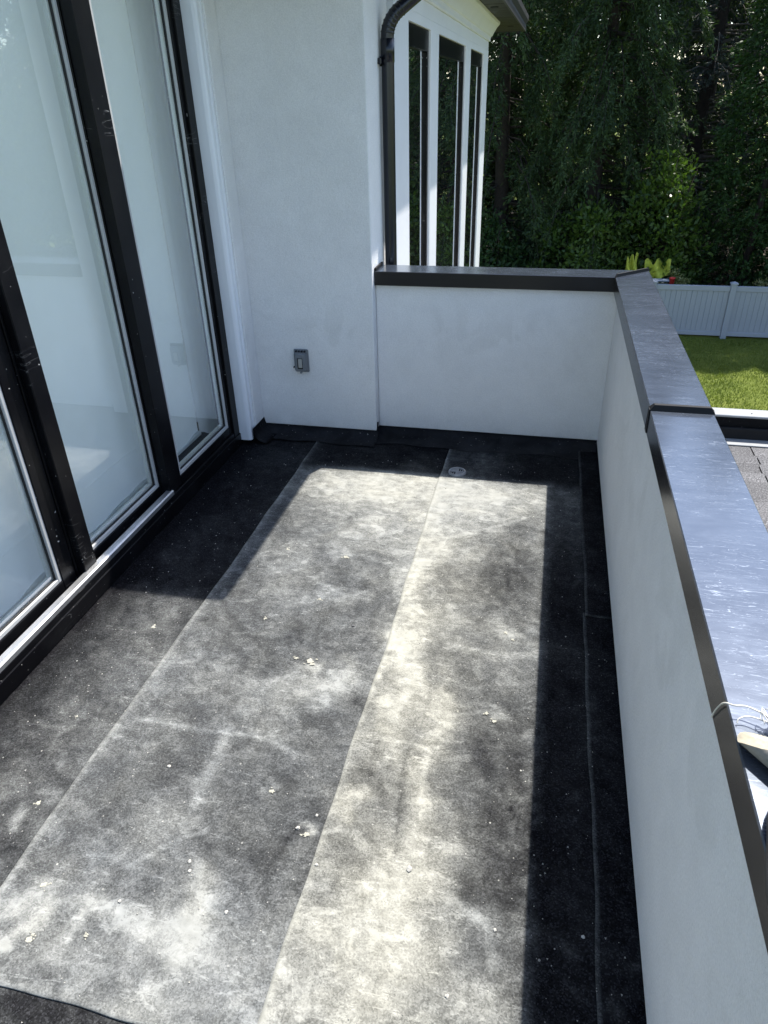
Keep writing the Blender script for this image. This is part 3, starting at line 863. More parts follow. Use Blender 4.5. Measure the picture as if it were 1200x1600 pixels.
# ------------------------------------------------------------------ bay with three tall windows on the garden side
XW = -.85
XG = XW - .015          # frame front
wins = [(4.43, 5.17), (5.49, 6.97), (7.32, 8.45)]
WZ0, WZ1 = -.30, 2.045
edges = [4.05] + [v for w in wins for v in w] + [8.92]
for i in range(0, 8, 2):
    box('window_casing', XW - .06, XW, edges[i], edges[i + 1], -.6, WZ1 + .05, 'white_trim', house, .003)
box('window_header', XW - .06, XW - .002, 4.052, 8.918, WZ1 + .0502, WZ1 + .13, 'white_trim', house, .003)
box('header_bead', XW - .05, XW + .016, 4.046, 8.93, WZ1 + .1302, WZ1 + .148, 'white_trim', house, .004)
for (a, b) in wins:
    box('head_board', XW - .05, XW - .001, a, b, WZ1 + .001, WZ1 + .0498, 'white_trim', house)
    fw = .042
    wn = boxes('window', [(XG - .05, XG, a, a + fw, WZ0, WZ1), (XG - .05, XG, b - fw, b, WZ0, WZ1),
                          (XG - .05, XG, a + fw, b - fw, WZ1 - .11, WZ1), (XG - .05, XG, a + fw, b - fw, WZ0, WZ0 + .08)], 'black_frame', house, .002)
    box('spacer', XG - .030, XG - .021, b - fw - .013, b - fw - .001, WZ0 + .08, WZ1 - .112, 'spacer_grey', wn)
    box('spacer', XG - .030, XG - .021, a + fw + .001, a + fw + .013, WZ0 + .08, WZ1 - .112, 'spacer_grey', wn)
    pydata('pane', [(XG - .019, a + fw * .5, WZ0 + .05), (XG - .019, b - fw * .5, WZ0 + .05), (XG - .019, b - fw * .5, WZ1 - .06), (XG - .019, a + fw * .5, WZ1 - .06)], [(0, 1, 2, 3)], 'window_glass', wn)
    pydata('dark_backing', [(XG - .049, a + .01, WZ0), (XG - .049, b - .01, WZ0), (XG - .049, b - .01, WZ1 - .01), (XG - .049, a + .01, WZ1 - .01)], [(0, 1, 2, 3)], 'dark_backing', wn)  # dark sheet close behind the glass, painting the unlit interior
# crown moulding under the soffit
cz = WZ1 + .148
cp = [(XW - .05, cz), (XW + .010, cz), (XW + .016, cz + .025), (XW + .030, cz + .032), (XW + .042, cz + .055), (XW + .075, cz + .105), (XW + .100, cz + .128), (XW + .104, WT - .016), (XW - .05, WT - .016)]
crown = extrude_profile('cornice', cp, 'y', 4.02, 8.97, 'white_trim', house)

# soffit boards, fascia, gutter, roof
EX, EY0, EY1 = -.560, 3.225, 10.38
sof = box('soffit', -3.5, EX - .004, EY0 + .004, EY1, WT + .0095, WT + .03, 'soffit_board', house)
pl = None
k = 0
y = EY0 + .006
while y < EY1 - .02:
    w_ = .178
    yy = min(y + w_, EY1 - .003)
    if pl is None:
        pl = box('plank', -1.6, EX - .006, 0, w_, WT - .012, WT + .009, 'soffit_board', sof, .0025)
        pl.location = (0, y, 0)
    else:
        c = pl.copy(); C.objects.link(c); c.parent = sof
        c.location = (0, y, random.uniform(-.001, .001))
        if y + w_ > EY1:
            c.scale = (1, (EY1 - .003 - y) / w_, 1)
    y += w_ + .005
def disc(name, x, y, z, r, h, material, parent, seg=20):
    V = [(x + r * math.cos(2 * math.pi * i / seg), y + r * math.sin(2 * math.pi * i / seg), zz) for zz in (z, z + h) for i in range(seg)]
    F = [(i, (i + 1) % seg, seg + (i + 1) % seg, seg + i) for i in range(seg)] + [tuple(range(seg))[::-1], tuple(range(seg, 2 * seg))]
    return pydata(name, V, F, material, parent)
for yy in (5.2, 7.5, 9.6):
    disc('downlight', -.68, yy, WT - .016, .035, .006, 'seam_dark', sof)
gut = extrude_profile('gutter', [(EX - .012, WT - .018), (EX + .006, WT - .018), (EX + .010, WT + .02), (EX + .004, WT + .05), (EX + .030, WT + .09), (EX + .034, WT + .135), (EX - .012, WT + .135)], 'y', EY0 - .01, EY1 + .03, 'fascia', house)
box('fascia_board', -3.5, EX - .013, EY0 - .014, EY0 + .003, WT - .018, WT + .135, 'fascia', house)
box('fascia_board', -3.5, EX - .013, EY1 + .0005, EY1 + .018, WT - .018, WT + .135, 'fascia', house)
roof = pydata('roof', [(EX - .0, EY0, WT + .128), (EX - .0, EY1, WT + .128), (-3.6, EY1, WT + .128), (-3.6, EY0, WT + .128), (-2.6, EY0 + 2.0, WT + .75), (-2.6, EY1 - 2.0, WT + .75)],
              [(0, 1, 5, 4), (1, 2, 5), (2, 3, 4, 5), (3, 0, 4), (3, 2, 1, 0)], 'shingle', house)

# downspout with elbow and bracket
px_, py_, pr = -.845, 3.872, .031
pts = [(px_, py_, -3.2), (px_, py_, .6), (px_, py_, 1.94)]
for i in range(1, 8):
    a = R(58) * i / 7
    pts.append((px_ + .13 * (1 - math.cos(a)), py_ + .05 * (1 - math.cos(a)), 1.94 + .13 * math.sin(a)))
l = Vector(pts[-1]); dr = (Vector(pts[-1]) - Vector(pts[-2])).normalized()
pts.append(tuple(l + dr * .16))
for i in range(1, 6):
    q = Vector(pts[-1]); a = R(58) * (1 - i / 5)
    d2 = Vector((math.sin(a) * .93, math.sin(a) * .36, math.cos(a)))
    pts.append(tuple(q + d2 * .03))
pts.append((pts[-1][0], pts[-1][1], WT + .06))
ds = tube('downspout', pts, pr, 'pipe_black', house, 20)
for i in range(1, 8):          # crimped rings of the elbow
    a = R(58) * i / 7
    p0 = Vector((px_ + .13 * (1 - math.cos(a)), py_ + .05 * (1 - math.cos(a)), 1.94 + .13 * math.sin(a)))
    t = Vector((math.sin(a) * .93, math.sin(a) * .36, math.cos(a)))
    tube('elbow_ring', [p0 - t * .004, p0, p0 + t * .004], [pr + .0003, pr + .0025, pr + .0003], 'pipe_black', ds, 20, False)
tube('collar', [(px_, py_, 1.84), (px_, py_, 1.935)], pr + .002, 'pipe_black', ds, 20)
boxes('bracket', [(px_ - .040, px_ - pr + .004, py_ - .012, py_ + .012, 1.825, 1.865), (px_ - .038, px_ - .02, py_ - .056, py_ - .020, 1.832, 1.858)], 'pipe_black', ds, .003)

# ================================================================== PARAPETS
def parapet_far():
    t = empty('parapet_wall', (-.27, YP, 0), 'low white stucco parapet across the far end of the deck', 'wall')
    box('stucco_face', XS + .0005, XR + .116, YP, YP + .116, .058, HB + .045, 'stucco', t, .004)
    box('wall_base', XS + .001, XR + .11, YP + .012, YP + .11, -.9, .057, 'bitumen', t)
    box('stucco_face', XS + .001, XR + .1155, YP + .112, YP + .1165, GZ, .06, 'stucco', t)
    x0, x1 = XS + .0008, XR - OV
    y0, y1 = YP - OV, YP - OV + CW
    # mitred cap: front lip, top, back lip
    V = [(x0, y0, HB), (x0, y0, HC), (x0, y1, HC), (x0, y1, HB), (x1 - .0005, y0, HB), (x1 - .0005, y0, HC), (x1 + CW - .0005, y1, HC), (x1 + CW - .0005, y1, HB)]
    bm = bmesh.new(); bv = [bm.verts.new(v) for v in V]
    for f in ((0, 4, 5, 1), (1, 5, 6, 2), (2, 6, 7, 3), (0, 1, 2, 3), (4, 7, 6, 5)):
        bm.faces.new([bv[i] for i in f])
    bmesh.ops.bevel(bm, geom=[e for e in bm.edges if e.is_manifold and all(abs(v.co.z - HC) < 1e-5 for v in e.verts) and abs(e.verts[0].co.y - e.verts[1].co.y) < 1e-4], offset=.0022, segments=1, affect='EDGES')
    bmesh.ops.recalc_face_normals(bm, faces=bm.faces[:])
    me = bpy.data.meshes.new('coping'); bm.to_mesh(me); bm.free()
    cp_ = link('coping', me, 'coping_metal', t)
    # upturned end against the house wall
    box('end_flashing', XS + .0009, XS + .012, y0 + .002, y1 - .004, HC, HC + .016, 'seam_dark', cp_, .002)
    return t
parapet_far()

def parapet_right():
    t = empty('parapet_wall', (XR, 1.5, 0), 'long white stucco parapet with scratched metal coping along the right', 'wall')
    box('stucco_face', XR, XR + .1157, NEAR - 1.2, YP - .0008, .046, HB + .045, 'stucco', t, .004)
    box('wall_base', XR + .012, XR + .11, NEAR - 1.2, YP, -.9, .045, 'bitumen', t)
    box('stucco_face', XR + .112, XR + .118, NEAR - 1.2, YP + .116, -.86, .05, 'stucco', t)
    x0, x1 = XR - OV, XR - OV + CW
    yc = YP - OV
    def cap(ya, yb, dz, mitre):
        V = [(x0, ya, HB), (x0, ya, HC + dz), (x1, ya, HC + dz), (x1, ya, HB),
             (x0, yb, HB), (x0, yb, HC + dz), (x1, yb + (CW if mitre else 0), HC + dz), (x1, yb + (CW if mitre else 0), HB)]
        bm = bmesh.new(); bv = [bm.verts.new(v) for v in V]
        for f in ((0, 4, 5, 1), (1, 5, 6, 2), (2, 6, 7, 3), (0, 1, 2, 3), (4, 7, 6, 5)):
            bm.faces.new([bv[i] for i in f])
        bmesh.ops.bevel(bm, geom=[e for e in bm.edges if e.is_manifold and all(abs(v.co.z - HC - dz) < 1e-5 for v in e.verts) and abs(e.verts[0].co.x - e.verts[1].co.x) < 1e-4], offset=.0022, segments=1, affect='EDGES')
        bmesh.ops.recalc_face_normals(bm, faces=bm.faces[:])
        me = bpy.data.meshes.new('coping'); bm.to_mesh(me); bm.free()
        return link('coping', me, 'coping_metal', t)
    c1 = cap(1.962, yc, .0, True)
    c2 = cap(NEAR - 1.2, 1.9605, -.003, False)
    # standing seam across the cap
    V = []
    for yy, zz, ins in ((1.948, HC - .003, -.002), (1.9545, HC + .013, .010), (1.9675, HC + .013, .010), (1.974, HC, -.002)):
        V += [(x0 + ins, yy, zz), (x1 - ins, yy, zz)]
    pydata('standing_seam', V, [(0, 1, 3, 2), (2, 3, 5, 4), (4, 5, 7, 6), (0, 2, 4, 6), (1, 7, 5, 3)], 'seam_dark', c1)
    pydata('standing_seam', [(x0 - .0025, 1.944, HB + .001), (x0 - .0025, 1.978, HB + .001), (x0 - .0025, 1.970, HC), (x0 - .0025, 1.951, HC),
                             (x0 + .003, 1.944, HB + .001), (x0 + .003, 1.978, HB + .001), (x0 + .003, 1.970, HC), (x0 + .003, 1.951, HC)],
           [(0, 3, 2, 1), (0, 4, 7, 3), (1, 2, 6, 5), (0, 1, 5, 4), (3, 7, 6, 2)], 'seam_dark', c1)
    # mitre seam at the corner
    a = Vector((x0, yc, HC)); b = Vector((x1, yc + CW, HC)); d = (b - a).normalized(); n = Vector((-d.y, d.x, 0)) * .006
    V = []
    for off, z in ((-1, 0), (-.7, .015), (.7, .015), (1, 0)):
        for p, s_ in ((a, 1), (b, -1)):
            q = p + n * off + d * s_ * (.012 if z else -.001)
            V.append((q.x, q.y, HC - .0005 + z))
    pydata('mitre_seam', V, [(0, 1, 3, 2), (2, 3, 5, 4), (4, 5, 7, 6), (0, 2, 4, 6), (1, 7, 5, 3)], 'seam_dark', c1)
    return t
parapet_right()

# ================================================================== SMALL FIXTURES
# outlet cover on the house wall
oc = empty('outlet_cover', (-1.298, YB, .455), 'small grey weatherproof outlet cover on the white house wall', 'outlet cover')
yb = YB - .0005
box('back_plate', -1.340, -1.256, yb - .010, yb, .388, .516, 'grey_plastic', oc, .006, 2)
bm = bmesh.new()
addbox(bm, -1.335, -1.261, yb - .034, yb - .0101, .393, .502)
bmesh.ops.bevel(bm, geom=bm.edges[:], offset=.010, segments=3, affect='EDGES')
me = bpy.data.meshes.new('cover_body'); bm.to_mesh(me); bm.free()
cb = link('cover_body', me, 'grey_plastic', oc)
for i in range(4):
    box('hinge_knuckle', -1.327 + i * .0165, -1.318 + i * .0165, yb - .024, yb - .0102, .5025, .512, 'dark_hole', oc, .002)
box('window_recess', -1.314, -1.284, yb - .0362, yb - .0341, .412, .472, 'dark_hole', oc)
box('rocker', -1.308, -1.286, yb - .0385, yb - .0363, .420, .470, 'beige_plastic', oc, .0018)
box('latch', -1.306, -1.294, yb - .030, yb - .016, .384, .3925, 'grey_plastic', oc, .002)
box('latch', -1.344, -1.3405, yb - .022, yb - .008, .410, .420, 'dark_hole', oc, .001)

# floor drain
dr = empty('floor_drain', (-.374, 3.240, .013), 'round grey slotted floor drain near the far parapet', 'drain')
def ring(name, cx, cy, z, r0, r1, h, material, parent, seg=40):
    V, F = [], []
    for i in range(seg):
        a = 2 * math.pi * i / seg; c, s = math.cos(a), math.sin(a)
        V += [(cx + r1 * c, cy + r1 * s, z - .004), (cx + (r1 - .003) * c, cy + (r1 - .003) * s, z + h), (cx + r0 * c, cy + r0 * s, z + h), (cx + r0 * c, cy + r0 * s, z - .004)]
    for i in range(seg):
        j = (i + 1) % seg
        for k in range(3):
            F.append((i * 4 + k, j * 4 + k, j * 4 + k + 1, i * 4 + k + 1))
    return pydata(name, V, F, material, parent)
DX, DY, DZ = -.374, 3.240, .0130
plain('sump_black', (.002, .002, .002), .9, 0, .1, spec=.05)
plain('drain_metal', (.30, .30, .305), .5, .2, .25, 40)
disc('sump', DX, DY, DZ - .0025, .043, .0012, 'sump_black', dr, 32)
ring('rim', DX, DY, DZ, .037, .047, .005, 'drain_metal', dr)
for k in range(4):
    ca, sa = math.cos(k * math.pi / 2), math.sin(k * math.pi / 2)
    pit, hw = ((.0105, .0016) if k % 2 == 0 else (.0070, .0017))       # open and tight quadrants alternate
    u = .0055
    while u < .034:
        L_ = math.sqrt(max(0, .0375 ** 2 - u * u)) - .001
        vs = [(u - hw, .003), (u + hw, .003), (u + hw, L_), (u - hw, L_)]
        if L_ > .006:
            V = [(DX + ca * x - sa * y_, DY + sa * x + ca * y_, z) for z in (DZ - .001, DZ + .0035) for x, y_ in vs]
            pydata('grate_bar', V, [(0, 3, 2, 1), (4, 5, 6, 7), (0, 1, 5, 4), (1, 2, 6, 5), (2, 3, 7, 6), (3, 0, 4, 7)], 'drain_metal', dr)
        u += pit
boxes('grate_cross', [(DX - .038, DX + .038, DY - .0025, DY + .0025, DZ - .001, DZ + .0042), (DX - .0025, DX + .0025, DY + .0026, DY + .038, DZ - .001, DZ + .0042), (DX - .0025, DX + .0025, DY - .038, DY - .0026, DZ - .001, DZ + .0042)], 'drain_metal', dr)

SPLATS = [(-0.693, 1.735, 0.024), (-0.497, 1.092, 0.013), (-0.747, 1.741, 0.012), (-0.067, 1.611, 0.01), (-0.04, 1.582, 0.012), (-0.742, 2.383, 0.016), (-1.275, 1.034, 0.012), (-1.358, 1.346, 0.007), (-0.636, 1.202, 0.011), (-0.157, 1.601, 0.006), (-0.035, 2.013, 0.01), (-0.764, 2.08, 0.012), (-0.933, 1.927, 0.01), (-1.058, 0.696, 0.014), (-1.104, 0.822, 0.016), (-0.927, 0.731, 0.01), (-1.334, 1.803, 0.012), (-1.007, 2.393, 0.012), (-0.528, 2.728, 0.012), (-0.01, 1.979, 0.008)]
def splat(x, y, r, seed):
    rr = random.Random(seed)
    z = .0045 if x < -.455 else (.009 if x < .243 else .0135)
    par = s2 if -1.213 < x < -.455 else (s3 if x >= -.455 else s1)
    if x < -1.213: z = 0
    V, F = [], []
    for k in range(7):
        a = rr.uniform(0, 6.28); q = r * (0 if k == 0 else rr.uniform(.25, 1.1)); cr = r * (.6 if k == 0 else rr.uniform(.06, .38) ** 1.2)
        cx, cy = x + q * math.cos(a), y + q * math.sin(a); n = 11; i0 = len(V)
        V.append((cx, cy, z + .0034 + .0002 * k))
        for j in range(n):
            t = 2 * math.pi * j / n; rad = cr * rr.uniform(.45, 1.25)
            V.append((cx + rad * math.cos(t) * 1.15, cy + rad * math.sin(t), z + .0016 + .0001 * k))
        F += [(i0, i0 + 1 + j, i0 + 1 + (j + 1) % n) for j in range(n)]
    o = pydata('plaster_splat', V, F, 'splat', par, True)
    o['kind'] = 'stuff'
plain('splat', (.30, .292, .245), .9, 0, .2, 60)
for i, (x, y, r) in enumerate(SPLATS):
    splat(x, y, r, 300 + i)

# plaster chips lying on the membrane
def chip(r, seed, material, name='plaster_chip'):
    bm = bmesh.new()
    bmesh.ops.create_icosphere(bm, subdivisions=2, radius=r)
    rr = random.Random(seed)
    for v in bm.verts:
        v.co *= rr.uniform(.72, 1.15)
        v.co.z *= .62; v.co.x *= 1.2
    me = bpy.data.meshes.new(name); bm.to_mesh(me); bm.free()
    return me
PWORDS = {0: 'largest white plaster chip on the cream dusty membrane near the bottom', 1: 'cream chip beside the middle seam with a smear below it',
          2: 'white chip alone on the darker middle of the membrane', 3: 'upper of two small white chips close together near a dark smudge',
          4: 'lower of two small white chips close together near a dark smudge', 5: 'small chip just left of the middle seam above the cream smear',
          6: 'white chip on the left sheet halfway between the dark smudge and the bottom edge', 7: 'dark grey chip on the grey sheet left of the middle seam',
          8: 'tiny chip right beside the middle seam level with the largest chip', 9: 'small chip on pale dust at lower left near the left seam',
          10: 'chip on pale dust at the bottom edge right of the middle seam', 11: 'chip close to the edge of the parapet shadow at lower right',
          16: 'pale chip lying in the dark shadow of the right parapet'}
for i, (x, y, dpx) in enumerate(PEBBLES):
    if i not in PWORDS:
        continue
    dist = math.sqrt(x * x + y * y + 2.9)
    r = max(.004, dpx * dist / 1095 * .5 * .66)
    z = .0045 if x < -.455 else (.009 if x < .243 else .0135)
    if x < -1.213: z = 0
    o = link('plaster_chip', chip(r, i, None), 'chip_white' if i != 7 else 'chip_grey')
    o.location = (x, y, z + r * .45)
    o.rotation_euler = (0, 0, random.uniform(0, 6))
    tag(o, PWORDS[i], 'chip', 'plaster chips on the deck')

def grit():
    rr = np.random.RandomState(5)
    V, F = [], []
    n = 1300
    xs = rr.uniform(-1.6, .32, n); ys = .5 + 2.9 * rr.uniform(0, 1, n) ** 1.3
    for x, y in zip(xs, ys):
        z = .0045 if x < -.455 else (.009 if x < .243 else .0135)
        if x < -1.213: z = 0
        r = .0012 + .0022 * rr.rand() ** 3
        k = len(V)
        a = rr.uniform(0, 6)
        for j in range(3):
            V.append((x + r * math.cos(a + j * 2.1), y + r * 1.2 * math.sin(a + j * 2.1), z + r * .2))
        V.append((x, y, z + r * 1.2)); V.append((x, y, z - r * .3))
        for j in range(3):
            F += [(k + j, k + (j + 1) % 3, k + 3), (k + (j + 1) % 3, k + j, k + 4)]
    o = tri_mesh('grit', np.array(V), np.array(F), 'chip_white')
    o['kind'] = 'stuff'
    o['label'] = 'fine white grit scattered over the roof membrane'
    o['category'] = 'grit'
grit()

# ================================================================== THINGS ON THE COPING AT THE RIGHT EDGE
def wooden_handle():
    t = empty('wooden_handle', (.33, .72, HC), 'pale wooden tool handle with a slanted cut end lying on the metal coping', 'tool handle')
    d = Vector((.62, -.80, -.01)).normalized()
    c0 = Vector((.318, .754, HC + .0185))
    up = Vector((0, 0, 1)); up = (up - d * up.dot(d)).normalized(); sd_ = d.cross(up)
    seg = 20; r = .0170
    rings = [[], [], []]
    for k in range(seg):
        a = 2 * math.pi * k / seg
        off = up * math.cos(a) * r + sd_ * math.sin(a) * r * 1.1
        # slanted cut: the top is sawn back along the handle
        rings[0].append(c0 + off + d * (.018 + .036 * (math.cos(a) * .75 + .1 * math.sin(3 * a))))
        rings[1].append(c0 + off + d * .12)
        rings[2].append(c0 + off + d * .75)
    V = rings[0] + rings[1] + rings[2]
    F = []
    for j in range(2):
        for k in range(seg):
            F.append((j * seg + k, j * seg + (k + 1) % seg, (j + 1) * seg + (k + 1) % seg, (j + 1) * seg + k))
    pydata('shaft', V, F, 'grey_wood', t, True)
    cen = sum(rings[0], Vector()) / seg - d * .004 + up * .002
    Vc = [p - d * .0006 for p in rings[0]] + [cen]
    pydata('cut_end', Vc, [(k, seg, (k + 1) % seg) for k in range(seg)], 'cut_wood', t)
wooden_handle()

tw = empty('twine', (.31, .79, HC), 'thin pale twine looped over the coping edge beside the wooden handle', 'twine')
def sm(pts, n=6):
    P = [Vector(p) for p in pts]; out = []
    for i in range(len(P) - 1):
        p0, p1, p2, p3 = P[max(i - 1, 0)], P[i], P[i + 1], P[min(i + 2, len(P) - 1)]
        for k in range(n):
            t = k / n
            out.append(.5 * ((2 * p1) + (p2 - p0) * t + (2 * p0 - 5 * p1 + 4 * p2 - p3) * t * t + (3 * p1 - p0 - 3 * p2 + p3) * t ** 3))
    out.append(P[-1]); return out
tube('strand', sm([(.3085, .862, HB + .001), (.3065, .846, HB + .035), (.3065, .825, HC - .002), (.314, .806, HC + .014), (.329, .805, HC + .016), (.346, .798, HC + .015), (.366, .788, HC + .012), (.40, .780, HC + .004)]), .0013, 'twine', tw, 6)
tube('strand', sm([(.316, .785, HC + .001), (.318, .789, HC + .006), (.330, .792, HC + .010), (.348, .786, HC + .012), (.372, .777, HC + .010)]), .0010, 'twine', tw, 6)
for i in range(9):
    a = random.uniform(0, 6)
    tube('frayed_fibre', sm([(.356, .790, HC + .012), (.358 + .012 * math.cos(a), .796 + .010 * math.sin(a), HC + .020), (.362 + .02 * math.cos(a + 1), .792 + .018 * math.sin(a + 1), HC + .012)], 4), .0007, 'twine', tw, 5)
tube('knot', sm([(.356, .790, HC + .014), (.364, .786, HC + .016), (.368, .770, HC + .013), (.372, .752, HC + .008), (.385, .735, HC + .006)]), [.005] * 4 + [.0065] * 10 + [.005] * 11, 'twine', tw, 8)

ho = tube('hose', sm([(.60, .80, HC + .012), (.47, .745, HC + .014), (.395, .700, HC + .014), (.339, .645, HC + .014), (.320, .585, HC + .014), (.305, .52, HC + .014), (.306, .45, HC + .014), (.35, .36, HC + .014), (.43, .30, HC + .01)]), .0125, 'black_hose', None, 14)
tag(ho, 'black hose lying on the coping at the right edge of the picture', 'hose')

# ================================================================== LOWER ROOF BEYOND THE PARAPET
lr = empty('lower_roof', (1.8, 4.6, GZ), 'lower grey shingled roof with black rim and pale metal cap beyond the right parapet', 'roof')
RZ = -.80
box('house_wall', XR + .119, 7.4, NEAR - 1.2, 5.93, GZ, RZ - .045, 'stucco', lr)
box('roof_deck', XR + .119, 7.5, NEAR - 1.2, 5.806, RZ - .04, RZ - .012, 'bitumen', lr)
box('rim', XR + .119, 7.5, 5.812, 5.93, RZ - .04, -.6205, 'bitumen', lr)
box('rim_cap', XR + .1195, 7.52, 5.800, 5.955, -.620, -.600, 'lower_flashing', lr, .004)
box('cant', XR + .119, 7.5, 5.780, 5.8115, RZ - .011, -.700, 'seam_dark', lr, .012, 2)
box('edge_flashing', XR + .119, 7.5, 5.655, 5.778, RZ - .004, RZ + .006, 'lower_flashing', lr, .002)
disc('cap_screw', 1.72, 5.86, -.601, .006, .004, 'dark_hole', lr, 10)
# shingle tabs: each a piece; courses step up towards the rim
tab = None
TW_, EXP = .305, .155
yy = 5.64
row = 0
while yy > 2.6:
    x = XR + .13 + (.07 if row % 2 else .222)
    if row % 2: pass
    x = XR + .13 - TW_ + ((1.71 - XR - .13) % TW_) + (.012 * math.sin(row * 2.1)) - (0 if row % 2 == 0 else 0)
    while x < 3.1:
        if x > XR + .12:
            if tab is None:
                bm = bmesh.new()
                addbox(bm, .0045, TW_ - .0045, -EXP - .035, -.002, -.0035, .0)
                bmesh.ops.bevel(bm, geom=bm.edges[:], offset=.0012, segments=1, affect='EDGES')
                me = bpy.data.meshes.new('shingle'); bm.to_mesh(me); bm.free()
                tab = link('shingle', me, 'shingle', lr); o = tab
            else:
                o = tab.copy(); C.objects.link(o); o.parent = lr; o.matrix_parent_inverse = tab.matrix_parent_inverse.copy()
            o.location = (x, yy, RZ + .001 - .0005 * (row % 2))
            o.rotation_euler = (R(1.55) + random.uniform(-.003, .003), 0, random.uniform(-.006, .006))
        x += TW_
    yy -= EXP
    row += 1
box('shingle_field', 3.12, 7.45, NEAR - 1.0, 5.64, RZ - .011, RZ - .002, 'shingle', lr)
box('shingle_field', XR + .125, 3.119, NEAR - 1.0, 2.58, RZ - .011, RZ - .002, 'shingle', lr)

# ================================================================== GARDEN
FY = 17.35
fence = empty('vinyl_fence', (4, FY, GZ), 'pale vinyl privacy fence with capped posts at the back of the lawn', 'fence')
FT = -2.12
posts = [4.045 + i * 1.70 for i in range(-5, 6)]
fb = GZ + .03
for i, xp in enumerate(posts):
    p = box('post', xp - .062, xp + .062, FY - .062, FY + .062, fb - .05, FT + .045, 'white_vinyl', fence, .006)
    bm = bmesh.new()
    addbox(bm, xp - .078, xp + .078, FY - .078, FY + .078, FT + .045, FT + .070)
    v4 = [bm.verts.new((xp + sx * .07, FY + sy * .07, FT + .0702)) for sx, sy in ((-1, -1), (1, -1), (1, 1), (-1, 1))]
    ap = bm.verts.new((xp, FY, FT + .105))
    for j in range(4):
        bm.faces.new((v4[j], v4[(j + 1) % 4], ap))
    me = bpy.data.meshes.new('post_cap'); bm.to_mesh(me); bm.free()
    link('post_cap', me, 'white_vinyl', p)
board = None
for i in range(len(posts) - 1):
    x0, x1 = posts[i] + .063, posts[i + 1] - .063
    box('rail', x0, x1, FY - .032, FY + .032, FT - .115, FT, 'white_vinyl', fence, .006)
    box('rail', x0, x1, FY - .032, FY + .032, fb + .03, fb + .12, 'white_vinyl', fence, .006)
    n = 14
    w_ = (x1 - x0) / n
    for j in range(n):
        if board is None:
            bm = bmesh.new()
            addbox(bm, .001, w_ - .001, FY - .013, FY + .013, fb + .121, FT - .116)
            bmesh.ops.bevel(bm, geom=[e for e in bm.edges if abs(e.verts[0].co.z - e.verts[1].co.z) > .2], offset=.005, segments=1, affect='EDGES')
            me = bpy.data.meshes.new('board'); bm.to_mesh(me); bm.free()
            board = link('board', me, 'white_vinyl', fence); o = board
        else:
            o = board.copy(); C.objects.link(o); o.parent = fence; o.matrix_parent_inverse = board.matrix_parent_inverse.copy()
        o.location = (x0 + j * w_, 0, 0)

# ------------------------------------------------------------------ trees
def frame_from(D):
    D = D / np.linalg.norm(D, axis=-1, keepdims=True)
    ref = np.zeros_like(D); ref[..., 2] = 1
    ref[np.abs(D[..., 2]) > .95] = (1, 0, 0)
    A = np.cross(D, ref); A /= np.linalg.norm(A, axis=-1, keepdims=True)
    return D, A, np.cross(A, D)

def blades(P, D, L, W, rr):
    """one thin leaf triangle-pair per row"""
    D, A, B = frame_from(D)
    th = rr.uniform(0, 6.283, len(P))[:, None]
    S_ = A * np.cos(th) + B * np.sin(th)
    L = L[:, None]; W = W[:, None]
    V = np.stack([P, P + D * L * .45 + S_ * W, P + D * L, P + D * L * .45 - S_ * W], 1)
    n = len(P)
    i = np.arange(n)[:, None] * 4
    F = np.concatenate([i + np.array([0, 1, 2]), i + np.array([0, 2, 3])], 0)
    return V.reshape(-1, 3), F

def trunk(parent, base, h, r, seed):
    rr = random.Random(seed)
    pts, rad = [], []
    for i in range(13):
        t = i / 12
        pts.append((base[0] + .12 * math.sin(t * 5 + seed), base[1] + .10 * math.sin(t * 4 + seed * 2), base[2] - .1 + h * t))
        rad.append(max(.015, r * (1 - t) ** .8 * (1.35 if i == 0 else 1)))
    return tube('trunk', pts, rad, 'bark', parent, 10)

